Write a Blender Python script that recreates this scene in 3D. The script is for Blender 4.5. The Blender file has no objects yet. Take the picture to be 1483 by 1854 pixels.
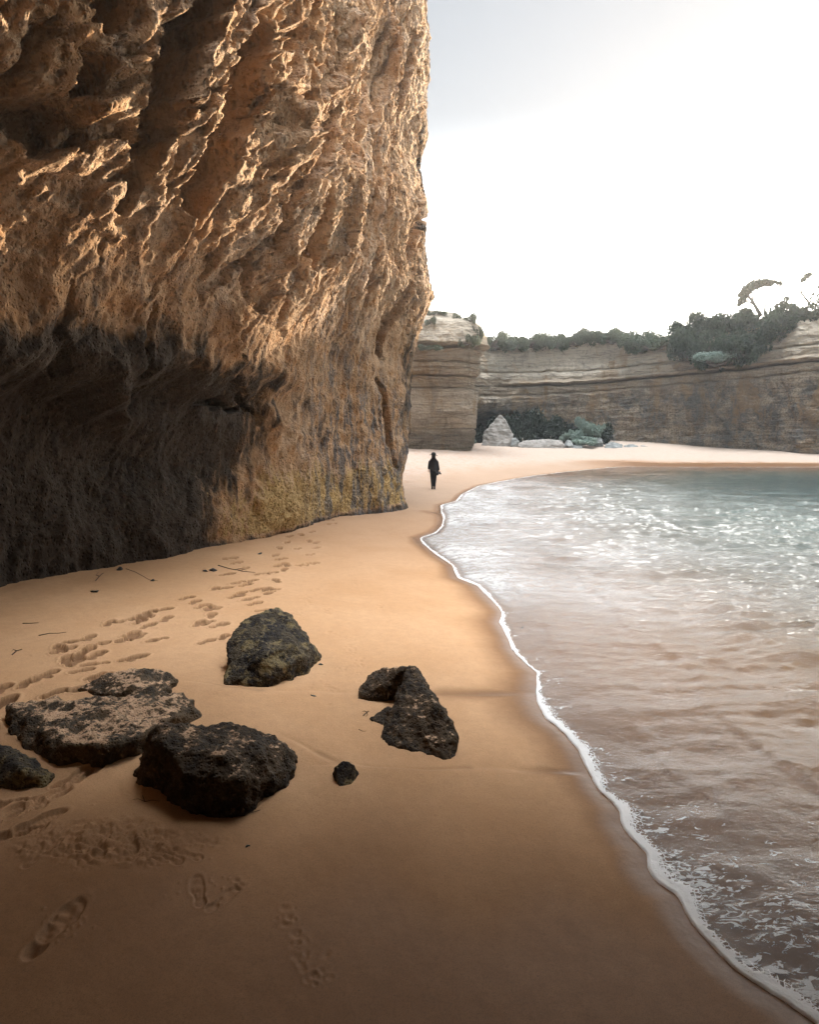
import bpy, bmesh, math, random
import numpy as np
from mathutils import Vector, Matrix

C = bpy.context.scene
COL = C.collection
R = math.radians

# ------------------------------------------------------------------ camera
F = 1150.0                     # focal length in photo pixels (photo 1483 wide)
CX, HY = 741.5, 785.0          # column of the lens axis, row of the horizon
CAMZ = 2.9
cam = bpy.data.cameras.new('camera')
cam.sensor_fit = 'HORIZONTAL'
cam.sensor_width = 36.0
cam.lens = F / 1483.0 * 36.0
cam.shift_y = -(927.0 - HY) / 1483.0
cam.clip_end = 3000
cam.clip_start = 0.05
camo = bpy.data.objects.new('camera', cam)
camo.location = (0, 0, CAMZ)
camo.rotation_euler = (R(90), 0, 0)
COL.objects.link(camo)
C.camera = camo

# ------------------------------------------------------------------ sky, sun, exposure
SUN_EL, SUN_AZ = 9.5, 40.0     # degrees; azimuth to the right of the view direction (+Y)
w = bpy.data.worlds.new('World')
C.world = w
w.use_nodes = True
nt = w.node_tree
nt.nodes.clear()
sky = nt.nodes.new('ShaderNodeTexSky')
sky.sky_type = 'NISHITA'
sky.sun_disc = False
sky.sun_elevation = R(SUN_EL)
sky.sun_rotation = R(SUN_AZ)
sky.air_density = 1.0
sky.dust_density = 1.5
sky.ozone_density = 1.0
hs = nt.nodes.new('ShaderNodeHueSaturation')
hs.inputs['Saturation'].default_value = 1.05
bg = nt.nodes.new('ShaderNodeBackground')
bg.inputs['Strength'].default_value = 0.10
wo = nt.nodes.new('ShaderNodeOutputWorld')
ga = nt.nodes.new('ShaderNodeGamma')
ga.inputs['Gamma'].default_value = 0.72
nt.links.new(sky.outputs[0], ga.inputs['Color'])
# soft shoulder: keeps the glow round the hidden sun from running away
dv = nt.nodes.new('ShaderNodeVectorMath'); dv.operation = 'DIVIDE'; ad = nt.nodes.new('ShaderNodeVectorMath'); ad.operation = 'MULTIPLY_ADD'
ad.inputs[1].default_value = (1/5, 1/5, 1/5); ad.inputs[2].default_value = (1, 1, 1)
nt.links.new(ga.outputs[0], ad.inputs[0]); nt.links.new(ga.outputs[0], dv.inputs[0]); nt.links.new(ad.outputs[0], dv.inputs[1])
nt.links.new(dv.outputs[0], hs.inputs['Color'])
# added overhead soft light: sky brightened round the zenith, out of view
tcw = nt.nodes.new('ShaderNodeTexCoord'); sx_ = nt.nodes.new('ShaderNodeSeparateXYZ'); mr = nt.nodes.new('ShaderNodeMapRange')
mr.interpolation_type = 'SMOOTHSTEP'
for i_, v_ in enumerate((0.88, 0.97, 1.0, 53.0)): mr.inputs[i_+1].default_value = v_
vm = nt.nodes.new('ShaderNodeVectorMath'); vm.operation = 'SCALE'
nt.links.new(tcw.outputs['Generated'], sx_.inputs[0]); nt.links.new(sx_.outputs['Z'], mr.inputs[0])
# ... and the bright hazy band low over the horizon
mh = nt.nodes.new('ShaderNodeMapRange'); mh.interpolation_type = 'SMOOTHSTEP'
for i_, v_ in enumerate((0.04, 0.46, 8.5, 0.88)): mh.inputs[i_+1].default_value = v_
mm_ = nt.nodes.new('ShaderNodeMath'); mm_.operation = 'MULTIPLY'
nt.links.new(sx_.outputs['Z'], mh.inputs[0]); nt.links.new(mh.outputs[0], mm_.inputs[0]); nt.links.new(mr.outputs[0], mm_.inputs[1])
ms_ = nt.nodes.new('ShaderNodeMapRange')
for i_, v_ in enumerate((0.62, 0.86, 0.70, 0.15)): ms_.inputs[i_+1].default_value = v_
nt.links.new(sx_.outputs['Z'], ms_.inputs[0]); nt.links.new(ms_.outputs[0], hs.inputs['Saturation'])
nt.links.new(hs.outputs[0], vm.inputs[0]); nt.links.new(mm_.outputs[0], vm.inputs['Scale'])
nt.links.new(vm.outputs[0], bg.inputs[0])
nt.links.new(bg.outputs[0], wo.inputs[0])

sl = bpy.data.lights.new('sun', 'SUN')
sl.energy = 3.5
sl.angle = R(0.6)
sl.color = (1.0, 0.80, 0.58)
so = bpy.data.objects.new('sun', sl)
sdir = Vector((math.sin(R(SUN_AZ)) * math.cos(R(SUN_EL)), math.cos(R(SUN_AZ)) * math.cos(R(SUN_EL)), math.sin(R(SUN_EL))))
so.rotation_euler = sdir.to_track_quat('Z', 'Y').to_euler()
so.location = (30, 60, 60)
COL.objects.link(so)

C.view_settings.view_transform = 'Standard'
C.view_settings.look = 'None'
C.view_settings.gamma = 1.0
C.view_settings.exposure = 2.35
C.cycles.max_bounces = 8
C.cycles.transparent_max_bounces = 16
C.cycles.caustics_reflective = False
C.cycles.caustics_refractive = False

# ------------------------------------------------------------------ noise in numpy
_rng = np.random.RandomState(7)
_P = _rng.permutation(256).astype(np.int32)
_P = np.concatenate([_P, _P, _P])
_G = _rng.normal(size=(256, 3)).astype(np.float32)
_G /= np.linalg.norm(_G, axis=1)[:, None]

def perlin(x, y, z=0.0):
    x, y, z = np.broadcast_arrays(np.float32(x), np.float32(y), np.float32(z))
    xi = np.floor(x).astype(np.int32); yi = np.floor(y).astype(np.int32); zi = np.floor(z).astype(np.int32)
    xf = x - xi; yf = y - yi; zf = z - zi
    xi &= 255; yi &= 255; zi &= 255
    u = xf*xf*xf*(xf*(xf*6-15)+10); v = yf*yf*yf*(yf*(yf*6-15)+10); t = zf*zf*zf*(zf*(zf*6-15)+10)
    def corner(a, b, c):
        h = _P[_P[_P[(xi+a) & 255] + ((yi+b) & 255)] + ((zi+c) & 255)]
        g = _G[h]
        return g[..., 0]*(xf-a) + g[..., 1]*(yf-b) + g[..., 2]*(zf-c)
    r = 0
    x00 = corner(0,0,0)*(1-u) + corner(1,0,0)*u
    x10 = corner(0,1,0)*(1-u) + corner(1,1,0)*u
    x01 = corner(0,0,1)*(1-u) + corner(1,0,1)*u
    x11 = corner(0,1,1)*(1-u) + corner(1,1,1)*u
    return ((x00*(1-v) + x10*v)*(1-t) + (x01*(1-v) + x11*v)*t) * 1.5

def fbm(x, y, z=0.0, o=4, gain=0.5):
    s = 0; a = 1.0; f = 1.0
    for i in range(o):
        s = s + a*perlin(x*f + 17.3*i, y*f + 9.1*i, z*f + 4.7*i)
        a *= gain; f *= 2.03
    return s

def ridge(x, y, z=0.0, o=3, gain=0.5):
    s = 0; a = 1.0; f = 1.0
    for i in range(o):
        s = s + a*(1 - 2*np.abs(perlin(x*f + 11.3*i, y*f + 5.1*i, z*f + 3.7*i)))
        a *= gain; f *= 2.1
    return s

def sst(a, b, x):
    t = np.clip((x - a) / (b - a), 0, 1)
    return t*t*(3 - 2*t)

def catmull(pts, step):
    P = np.array(pts, float)
    P = np.vstack([2*P[0]-P[1], P, 2*P[-1]-P[-2]])
    out = []
    for i in range(1, len(P)-2):
        n = max(2, int(np.linalg.norm(P[i+1]-P[i]) / step))
        for k in range(n):
            t = k/n
            out.append(0.5*((2*P[i]) + (-P[i-1]+P[i+1])*t + (2*P[i-1]-5*P[i]+4*P[i+1]-P[i+2])*t*t + (-P[i-1]+3*P[i]-3*P[i+1]+P[i+2])*t**3))
    out.append(P[-2])
    return np.array(out)

# ------------------------------------------------------------------ mesh helpers
def grid_mesh(name, P, attrs=None, wrap=False, up=False):
    """P: (rows, cols, 3) -> one smooth quad mesh; up=True turns it so its faces look to the sky"""
    n, m = P.shape[:2]
    if up:
        a, b = P[:-1, 1:, :2]-P[:-1, :-1, :2], P[1:, :-1, :2]-P[:-1, :-1, :2]
        if (a[..., 0]*b[..., 1]-a[..., 1]*b[..., 0]).sum() < 0:
            P = P[:, ::-1]; attrs = {k: v[:, ::-1] for k, v in (attrs or {}).items()}
    idx = np.arange(n*m, dtype=np.int32).reshape(n, m)
    if wrap:
        idx = np.concatenate([idx, idx[:, :1]], axis=1)
    q = np.stack([idx[:-1, :-1], idx[:-1, 1:], idx[1:, 1:], idx[1:, :-1]], -1).reshape(-1, 4)
    me = bpy.data.meshes.new(name)
    me.vertices.add(n*m)
    me.vertices.foreach_set('co', np.ascontiguousarray(P, np.float32).ravel())
    me.loops.add(q.size)
    me.loops.foreach_set('vertex_index', q.ravel())
    me.polygons.add(len(q))
    me.polygons.foreach_set('loop_start', np.arange(0, q.size, 4, dtype=np.int32))
    me.update(calc_edges=True)
    me.shade_smooth()
    for k, a in (attrs or {}).items():
        at = me.attributes.new(k, 'FLOAT', 'POINT')
        at.data.foreach_set('value', np.ascontiguousarray(a, np.float32).ravel())
    return me

def poly_mesh(name, V, Fs):
    """V (n,3); Fs (m,k) all faces of k corners"""
    V = np.asarray(V, np.float32); Fs = np.asarray(Fs, np.int32)
    k = Fs.shape[1]
    me = bpy.data.meshes.new(name)
    me.vertices.add(len(V)); me.vertices.foreach_set('co', V.ravel())
    me.loops.add(Fs.size); me.loops.foreach_set('vertex_index', Fs.ravel())
    me.polygons.add(len(Fs)); me.polygons.foreach_set('loop_start', np.arange(0, Fs.size, k, dtype=np.int32))
    me.update(calc_edges=True)
    return me

def link(name, me, mat=None, parent=None, label=None, cat=None, group=None, kind=None):
    o = bpy.data.objects.new(name, me)
    COL.objects.link(o)
    if mat is not None and me is not None:
        me.materials.clear(); me.materials.append(mat)
    if parent is not None: o.parent = parent
    if label: o['label'] = label
    if cat: o['category'] = cat
    if group: o['group'] = group
    if kind: o['kind'] = kind
    return o

# ------------------------------------------------------------------ node helper
class NT:
    def __init__(s, name):
        s.m = bpy.data.materials.new(name); s.m.use_nodes = True
        s.t = s.m.node_tree; s.t.nodes.clear()
        s.out = s.t.nodes.new('ShaderNodeOutputMaterial')
    def n(s, typ, ins=None, **kw):
        nd = s.t.nodes.new('ShaderNode' + typ)
        for k, v in kw.items(): setattr(nd, k, v)
        for k, v in (ins or {}).items():
            s.set(nd.inputs[k], v)
        return nd
    def set(s, sock, v):
        if hasattr(v, 'is_linked') or isinstance(v, bpy.types.NodeSocket): s.t.links.new(v, sock)
        elif isinstance(v, bpy.types.Node): s.t.links.new(v.outputs[0], sock)
        elif isinstance(v, tuple) and len(v) == 3 and sock.type == 'RGBA': sock.default_value = (*v, 1)
        else: sock.default_value = v
    def math(s, op, a, b=0.0, c=None, clamp=False):
        nd = s.n('Math', operation=op, use_clamp=clamp)
        s.set(nd.inputs[0], a); s.set(nd.inputs[1], b)
        if c is not None: s.set(nd.inputs[2], c)
        return nd.outputs[0]
    def mix(s, f, a, b, mode='MIX'):
        nd = s.n('Mix', data_type='RGBA', blend_type=mode)
        s.set(nd.inputs['Factor'], f) if False else None
        s.set([i for i in nd.inputs if i.name == 'Factor' and i.type == 'VALUE'][0], f)
        s.set([i for i in nd.inputs if i.name == 'A' and i.type == 'RGBA'][0], a)
        s.set([i for i in nd.inputs if i.name == 'B' and i.type == 'RGBA'][0], b)
        return [o for o in nd.outputs if o.type == 'RGBA'][0]
    def rng(s, v, a, b, c=0.0, d=1.0, smooth=True):
        nd = s.n('MapRange', interpolation_type='SMOOTHSTEP' if smooth else 'LINEAR')
        s.set(nd.inputs[0], v)
        for i, x in enumerate((a, b, c, d)): s.set(nd.inputs[i+1], x)
        return nd.outputs[0]
    def coord(s, scale=(1, 1, 1), rot=(0, 0, 0)):
        tc = s.n('TexCoord')
        mp = s.n('Mapping'); s.set(mp.inputs['Vector'], tc.outputs['Object'])
        mp.inputs['Scale'].default_value = scale; mp.inputs['Rotation'].default_value = rot
        return mp.outputs[0]
    def noise(s, vec, scale, detail=4, rough=0.55, dist=0.0):
        nd = s.n('TexNoise', {'Vector': vec, 'Scale': scale, 'Detail': detail, 'Roughness': rough, 'Distortion': dist})
        return nd.outputs[0]
    def voro(s, vec, scale, feature='F1', out=0):
        nd = s.n('TexVoronoi', {'Vector': vec, 'Scale': scale}, feature=feature)
        return nd.outputs[out]
    def attr(s, name):
        return s.n('Attribute', attribute_name=name).outputs['Fac']
    def bump(s, h, strength=0.5, dist=0.05, normal=None):
        nd = s.n('Bump', {'Height': h, 'Strength': strength, 'Distance': dist})
        if normal is not None: s.set(nd.inputs['Normal'], normal)
        return nd.outputs[0]
    def bsdf(s, col, rough=0.9, normal=None, spec=0.5, metal=0.0):
        nd = s.n('BsdfPrincipled', {'Base Color': col, 'Roughness': rough, 'Metallic': metal, 'Specular IOR Level': spec})
        if normal is not None: s.set(nd.inputs['Normal'], normal)
        return nd.outputs[0]
    def done(s, sh):
        s.t.links.new(sh, s.out.inputs['Surface']); return s.m

# ------------------------------------------------------------------ the lie of the land
_shore_px = [(1483,1852),(1461,1836),(1415,1806),(1363,1775),(1317,1739),(1270,1692),(1247,1656),(1234,1620),(1198,1600),(1178,1574),(1174,1541),(1152,1523),(1129,1494),(1124,1466),(1085,1430),(1073,1409),(1062,1385),(1049,1358),(1024,1327),(988,1299),(972,1270),(972,1245),(972,1217),(951,1201),(926,1173),(921,1155),(904,1127),(911,1109),(897,1093),(864,1060),(828,1046),(820,1024),(792,1006),(766,985),(760,974),(788,965),(800,953),(803,939),(799,926),(798,915),(825,908),(836,895),(867,880),(900,873),(957,863),(1020,855),(1080,849),(1111,846),(1162,845),(1235,846),(1483,846)]
def sea_pt(px, py):
    Y = CAMZ * F / (py - HY)
    return ((px - CX) / F * Y, Y)
SH = [(30,-40),(9,-14),(5,-6),(3.3,-1),(2.6,1.2)] + [sea_pt(*p) for p in _shore_px] + [(52,52),(62,46),(70,30),(74,0),(80,-60)]
SH = np.array(SH)
SEAPOLY = np.vstack([SH, [(80,-200),(30,-200)]])

def sd_shore(x, y):
    """distance to the water line; positive on land, negative over the sea"""
    x = np.asarray(x, np.float32); y = np.asarray(y, np.float32)
    d2 = np.full(x.shape, 1e9, np.float32)
    for (ax, ay), (bx, by) in zip(SH[:-1], SH[1:]):
        ex, ey = bx-ax, by-ay
        t = np.clip(((x-ax)*ex + (y-ay)*ey) / (ex*ex+ey*ey), 0, 1)
        d2 = np.minimum(d2, (x-ax-t*ex)**2 + (y-ay-t*ey)**2)
    inside = np.zeros(x.shape, bool)
    P = SEAPOLY
    for i in range(len(P)):
        ax, ay = P[i-1]; bx, by = P[i]
        if ay == by: continue
        cr = ((ay > y) != (by > y)) & (x < (bx-ax)*(y-ay)/(by-ay) + ax)
        inside ^= cr
    d = np.sqrt(d2)
    return np.where(inside, -d, d)

_sl = np.array([(-6,10,.062),(-3,18,.055),(0,24,.05),(1,31,.06),(0,45,.095),(0,60,.10),(12,70,.095),(25,75,.085),(38,70,.05),(46,68,.035),(0,3,.05),(-6,4,.06),(-6,0,.06)])
def ground_z(x, y, d=None):
    if d is None: d = sd_shore(x, y)
    ws = 0; a = 0
    for px, py, s in _sl:
        q = 1.0 / ((x-px)**2 + (y-py)**2 + 4.0)**1.5
        ws = ws + q; a = a + q*s
    s = a / ws
    land = s * np.maximum(d, 0)
    land = 3.0 * np.tanh(land / 3.0) * 1.0
    sea = 0.05 * np.minimum(d, 0)
    sea = np.maximum(sea, -2.5)
    g = np.where(d > 0, land, sea)
    g = g + 0.035*perlin(x*0.35, y*0.35, 3.3) * sst(0.3, 2.5, d) + 0.012*perlin(x*1.1, y*1.1, 7.3) * sst(0.3, 2.0, d)
    return g

def gpt(px, py):
    """photo pixel -> point on the sand"""
    dx = (px - CX) / F; dz = -(py - HY) / F
    Y = np.geomspace(2.0, 120.0, 900)
    g = ground_z(dx*Y, Y)
    h = CAMZ + dz*Y - g
    k = int(np.argmax(h < 0))
    if h[k] >= 0: k = len(Y)-1
    t = h[k-1] / (h[k-1]-h[k]) if k > 0 else 0
    y = Y[k-1] + (Y[k]-Y[k-1])*t
    return np.array([dx*y, y, CAMZ + dz*y])

# ------------------------------------------------------------------ materials of the setting
def mat_sand():
    m = NT('sand')
    co = m.coord()
    wet = m.attr('wet'); rg = m.attr('rough')
    n1 = m.noise(co, 0.6, 5, 0.6); n2 = m.noise(co, 9, 4, 0.6); n3 = m.noise(co, 160, 2, 0.7)
    dry = m.mix(m.rng(n1, 0.35, 0.7), (0.58, 0.36, 0.20), (0.52, 0.305, 0.155))
    dry = m.mix(m.rng(n2, 0.3, 0.75, 0.0, 0.35), dry, (0.40, 0.24, 0.13))
    dry = m.mix(m.rng(n3, 0.45, 0.70, 0.0, 0.6), dry, (0.28, 0.175, 0.10))
    dry = m.mix(m.rng(m.noise(co, 70, 3, 0.75), 0.5, 0.7, 0.0, 0.35), dry, (0.30, 0.18, 0.095))
    sp = m.rng(m.noise(co, 150, 1, 0.5), 0.77, 0.79)
    dry = m.mix(m.math('MULTIPLY', sp, 0.6), dry, (0.75, 0.66, 0.55))
    dk = m.rng(m.noise(m.coord((1, 1, 1), (0, 0, 0.7)), 110, 1, 0.5), 0.76, 0.79)
    dry = m.mix(m.math('MULTIPLY', dk, 0.7), dry, (0.06, 0.05, 0.045))
    dry = m.mix(m.math('MULTIPLY', m.attr('dry'), 0.85), dry, m.mix(m.rng(n2, 0.3, 0.7), (0.31, 0.275, 0.245), (0.28, 0.24, 0.205)))
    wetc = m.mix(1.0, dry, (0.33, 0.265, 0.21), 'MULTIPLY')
    col = m.mix(wet, dry, wetc)  # mask holds real wetness and the shade painted on the near sand
    peb = m.rng(m.noise(co, 3.0, 5, 0.8), 0.50, 0.60)
    col = m.mix(m.math('MULTIPLY', m.math('MULTIPLY', rg, peb), 0.6), col, (0.30, 0.16, 0.09))
    h = m.math('ADD', m.math('MULTIPLY', n3, 0.25), m.math('MULTIPLY', m.noise(co, 38, 3, 0.6), 0.5))
    h = m.math('MULTIPLY', h, m.rng(wet, 0.0, 0.8, 1.0, 0.10))
    b = m.bump(h, 0.55, 0.012)
    b = m.bump(m.noise(co, 2.2, 4, 0.6), m.rng(rg, 0, 1, 0.12, 1.0, False), 0.10, b)
    ro = m.rng(wet, 0.70, 1.0, 0.88, 0.30, False)
    return m.done(m.bsdf(col, ro, b, m.rng(wet, 0, 1, 0.2, 0.32, False)))

def mat_water():
    m = NT('sea water')
    depth = m.attr('depth'); fo = m.attr('foam'); near = m.attr('calm')
    co = m.coord((1.0, 2.0, 1.0), (0, 0, R(-12)))
    co2 = m.coord((1.0, 1.5, 1.0), (0, 0, R(28)))
    h1 = m.noise(co, 4.2, 5, 0.62, 0.3)
    h2 = m.noise(co2, 11, 4, 0.6, 0.5)
    h3 = m.noise(co2, 34, 3, 0.6, 0.3)
    h = m.math('ADD', m.math('MULTIPLY', h1, m.rng(near, 0, 1, 0.060, 0.014, False)), m.math('MULTIPLY', h2, m.rng(near, 0, 1, 0.020, 0.010, False)))
    h = m.math('ADD', h, m.math('MULTIPLY', h3, m.rng(near, 0, 1, 0.003, 0.0045, False)))
    nrm = m.bump(h, 1.0, 0.55)
    fr = m.math('MINIMUM', m.n('Fresnel', {'IOR': 1.34, 'Normal': nrm}).outputs[0], 0.8)
    gl = m.n('BsdfGlossy', {'Color': (0.96, 0.98, 1.0), 'Roughness': 0.11, 'Normal': nrm}).outputs[0]
    deep = m.mix(m.rng(depth, 0.25, 1.7, smooth=False), (0.10, 0.11, 0.085), (0.003, 0.040, 0.047))
    body = m.n('BsdfDiffuse', {'Color': deep}).outputs[0]
    tr = m.n('BsdfTransparent', {'Color': m.mix(m.rng(depth, 0, 0.6), (0.97, 0.95, 0.92), (0.62, 0.68, 0.60))}).outputs[0]
    mx = m.n('MixShader', {0: m.rng(depth, 0.05, 1.0, 0.04, 0.92)}); m.set(mx.inputs[1], tr); m.set(mx.inputs[2], body)
    wat = m.n('MixShader', {0: fr}); m.set(wat.inputs[1], mx.outputs[0]); m.set(wat.inputs[2], gl)
    # foam flecks, lace and bubbles floating on it
    fc = m.coord((1.0, 2.3, 1.0), (0, 0, R(38)))
    f1 = m.noise(fc, 9, 5, 0.7, 1.2); f2 = m.noise(fc, 2.0, 3, 0.6, 0.6)
    lace = m.voro(m.coord(), 7.0, 'DISTANCE_TO_EDGE')
    lace = m.rng(lace, 0.0, 0.07, 1.0, 0.0)
    fm = m.math('ADD', f1, m.math('MULTIPLY', f2, 0.5))
    thr = m.rng(fo, 0.0, 1.0, 1.2, 0.79, False)
    k = m.rng(m.math('SUBTRACT', fm, thr), 0.0, 0.06)
    k2 = m.math('MULTIPLY', m.math('MULTIPLY', lace, fo), m.rng(f2, 0.55, 0.7, 0, 0.4))
    k = m.math('MAXIMUM', k, k2)
    foam = m.bsdf((0.74, 0.76, 0.76), 0.6, m.bump(f1, 0.5, 0.02))
    ws = m.math('MULTIPLY', m.attr('wash'), m.rng(m.math('ADD', f1, m.math('MULTIPLY', f2, 0.6)), 0.62, 0.95, 0.25, 0.8))
    fin = m.n('MixShader', {0: m.math('MAXIMUM', m.math('MULTIPLY', k, 0.85), ws)}); m.set(fin.inputs[1], wat.outputs[0]); m.set(fin.inputs[2], foam)
    return m.done(fin.outputs[0])

def mat_foam():
    m = NT('sea foam')
    co = m.coord()
    v = m.voro(co, 70)
    n = m.noise(co, 26, 4, 0.6)
    hol = m.rng(m.voro(co, 38), 0.07, 0.13, 1.0, 0.0)
    hol = m.math('MULTIPLY', hol, m.rng(m.noise(co, 4, 2, 0.5), 0.5, 0.6))
    col = m.mix(hol, (0.86, 0.87, 0.87), (0.32, 0.26, 0.2))
    h = m.math('ADD', m.math('MULTIPLY', v, 0.4), n)
    ac = m.attr('across')
    e = m.math('ADD', m.noise(co, 17, 5, 0.72, 0.8), m.math('MULTIPLY', m.rng(m.voro(co, 30, 'DISTANCE_TO_EDGE'), 0.0, 0.16, 0.22, 0.0), 1.0))
    al = m.rng(m.math('SUBTRACT', e, m.rng(ac, 0.12, 1.0, 0.20, 0.84, False)), 0.0, 0.05)
    a = m.bsdf(col, 0.6, m.bump(h, 0.45, 0.006), 0.3)
    t = m.n('BsdfTranslucent', {'Color': col}).outputs[0]
    mx = m.n('MixShader', {0: 0.12}); m.set(mx.inputs[1], a); m.set(mx.inputs[2], t)
    tp = m.n('BsdfTransparent').outputs[0]
    m2 = m.n('MixShader', {0: al}); m.set(m2.inputs[1], tp); m.set(m2.inputs[2], mx.outputs[0])
    return m.done(m2.outputs[0])

def mat_cliff():
    """weathered limestone of the big headland; attributes: stain, algae, pale, streak"""
    m = NT('ochre limestone')
    st = m.attr('stain'); al = m.attr('algae'); pa = m.attr('pale'); hi = m.attr('high')
    co = m.coord(); cs = m.coord((1, 1, 0.36), (R(-24), 0, 0)); ct = m.coord((1, 1, 0.14), (R(-8), 0, 0))
    n1 = m.noise(co, 0.35, 6, 0.6); n2 = m.noise(co, 2.1, 6, 0.65); ns = m.noise(cs, 2.6, 6, 0.65, 0.4); nf = m.noise(co, 14, 5, 0.7)
    col = m.mix(m.rng(n1, 0.35, 0.65), (0.42, 0.27, 0.155), (0.52, 0.365, 0.235))
    col = m.mix(m.rng(n2, 0.42, 0.66, 0, 0.75), col, (0.40, 0.215, 0.095))
    col = m.mix(m.math('MULTIPLY', pa, m.rng(ns, 0.38, 0.6)), col, (0.64, 0.49, 0.36))
    col = m.mix(m.rng(ns, 0.50, 0.66, 0, 0.6), col, (0.17, 0.125, 0.10))
    col = m.mix(m.rng(nf, 0.5, 0.72, 0, 0.5), col, (0.12, 0.085, 0.06))
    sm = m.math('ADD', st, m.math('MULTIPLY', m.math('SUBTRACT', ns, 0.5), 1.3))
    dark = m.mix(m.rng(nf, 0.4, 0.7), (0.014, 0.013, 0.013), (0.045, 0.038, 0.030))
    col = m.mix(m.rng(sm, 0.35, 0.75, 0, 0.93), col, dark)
    am = m.math('ADD', al, m.math('MULTIPLY', m.math('SUBTRACT', m.noise(cs, 7, 5, 0.7), 0.5), 1.6))
    col = m.mix(m.rng(am, 0.45, 0.75, 0, 0.9), col, m.mix(m.rng(nf, 0.35, 0.65), (0.24, 0.155, 0.055), (0.52, 0.37, 0.17)))
    sk = m.math('MULTIPLY', m.attr('streak'), m.rng(m.noise(ct, 3.2, 6, 0.7, 0.5), 0.46, 0.58))
    col = m.mix(m.math('MULTIPLY', sk, 0.85), col, m.mix(m.rng(nf, 0.4, 0.6), (0.05, 0.052, 0.058), (0.17, 0.165, 0.165)))
    # pits and grain
    cp = m.coord((1, 1, 0.7), (R(-24), 0, 0))
    v1 = m.voro(cp, 6.5); v2 = m.voro(cp, 17)
    h = m.math('ADD', m.math('MULTIPLY', m.rng(v1, 0.0, 0.45), m.rng(hi, 0, 1, 0.25, 1.1, False)), m.math('MULTIPLY', m.rng(v2, 0.0, 0.45), 0.42))
    h = m.math('ADD', h, m.math('MULTIPLY', ns, 0.35)); h = m.math('ADD', h, m.math('MULTIPLY', nf, 0.45))
    b = m.bump(h, 1.0, 0.13)
    b = m.bump(m.noise(co, 55, 3, 0.6), 0.5, 0.02, b)
    ro = m.rng(sm, 0.35, 0.8, 0.92, 0.75, False)
    return m.done(m.bsdf(col, ro, b, 0.15))

def mat_strata():
    m = NT('layered limestone')
    v = m.attr('bed'); st = m.attr('stain'); lo = m.attr('low')
    co = m.coord(); cs = m.coord((0.12, 0.12, 1.6)); cv = m.coord((0.7, 0.7, 0.22))
    nb = m.noise(cs, 1.3, 6, 0.6); nb2 = m.noise(cs, 4.0, 6, 0.72, 0.6); n2 = m.noise(co, 0.5, 6, 0.65); nv = m.noise(cv, 1.1, 6, 0.72, 1.2); nf = m.noise(co, 5, 5, 0.7)
    col = m.mix(m.rng(nb, 0.35, 0.65), (0.60, 0.50, 0.38), (0.43, 0.34, 0.25))
    col = m.mix(m.rng(v, 0.0, 1.0, 0, 0.9, False), col, (0.72, 0.65, 0.54))
    col = m.mix(m.rng(nb2, 0.5, 0.64, 0, 0.75), col, (0.20, 0.155, 0.12))
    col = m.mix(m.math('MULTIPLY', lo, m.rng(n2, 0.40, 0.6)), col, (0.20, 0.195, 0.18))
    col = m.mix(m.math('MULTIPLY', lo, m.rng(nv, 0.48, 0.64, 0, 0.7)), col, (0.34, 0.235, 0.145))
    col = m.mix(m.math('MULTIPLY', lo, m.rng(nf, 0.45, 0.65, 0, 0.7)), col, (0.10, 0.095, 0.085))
    col = m.mix(m.rng(nv, 0.54, 0.66, 0, 0.45), col, (0.18, 0.135, 0.10))
    col = m.mix(m.rng(nf, 0.5, 0.66, 0, 0.2), col, (0.14, 0.12, 0.10))
    col = m.mix(m.rng(m.noise(cv, 0.5, 5, 0.65, 0.8), 0.54, 0.64, 0, 0.5), col, (0.42, 0.27, 0.14))
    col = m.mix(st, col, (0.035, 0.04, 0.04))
    h = m.math('ADD', m.math('MULTIPLY', nb2, 1.0), m.math('MULTIPLY', nf, 0.8)); h = m.math('ADD', h, m.math('MULTIPLY', n2, 1.0))
    return m.done(m.bsdf(col, 0.92, m.bump(h, 1.0, 0.8), 0.1))

M = dict(sand=mat_sand(), water=mat_water(), foam=mat_foam(), cliff=mat_cliff(), strata=mat_strata())

# ------------------------------------------------------------------ beach (one sheet to the horizon)
# rocks on the sand: photo pixel of the base centre and a radius in metres, for the scour round each
ROCK_SPOTS = [((492,1210),0.52),((180,1330),0.75),((400,1435),0.58),((745,1330),0.46),((626,1405),0.10),((30,1395),0.35)]
# boot prints: pixel, heading in degrees from the view direction, size factor, depth
PRINTS = []
for x, y in [(564,1020),(562,1004),(572,992),(573,982),(597,942),(628,930),(610,935),(642,930),(685,924),(564,963),(545,968),(523,971),(520,982),(506,992),(499,1005),(506,1023),(491,1038),(477,1039),(426,1019),(456,1052),(431,1055),(405,1065),(388,1066),(464,1068),(488,1073),(426,1080),(461,1093),(337,1083),(352,1090),(205,1128),(270,1110),(259,1119),(294,1104),(252,1126),(359,1129),(396,1132),(405,1154),(245,1151),(224,1158),(286,1158),(162,1155),(135,1161),(156,1179),(124,1193),(137,1199),(248,1191),(173,1202),(146,1215),(81,1222),(66,1232),(49,1240),(129,1252),(94,1258),(5,1273),(129,1405),(92,1448),(49,1465),(8,1480),(70,1490),(35,1510),(380,1100),(365,1098),(440,1030),(410,1040)]:
    PRINTS.append((x, y))
_g = np.random.RandomState(12)
for _k in _g.choice(58, 46, replace=False):
    PRINTS.append((PRINTS[_k][0] + _g.normal(0, 20), PRINTS[_k][1] + _g.normal(0, 9)))
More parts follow.
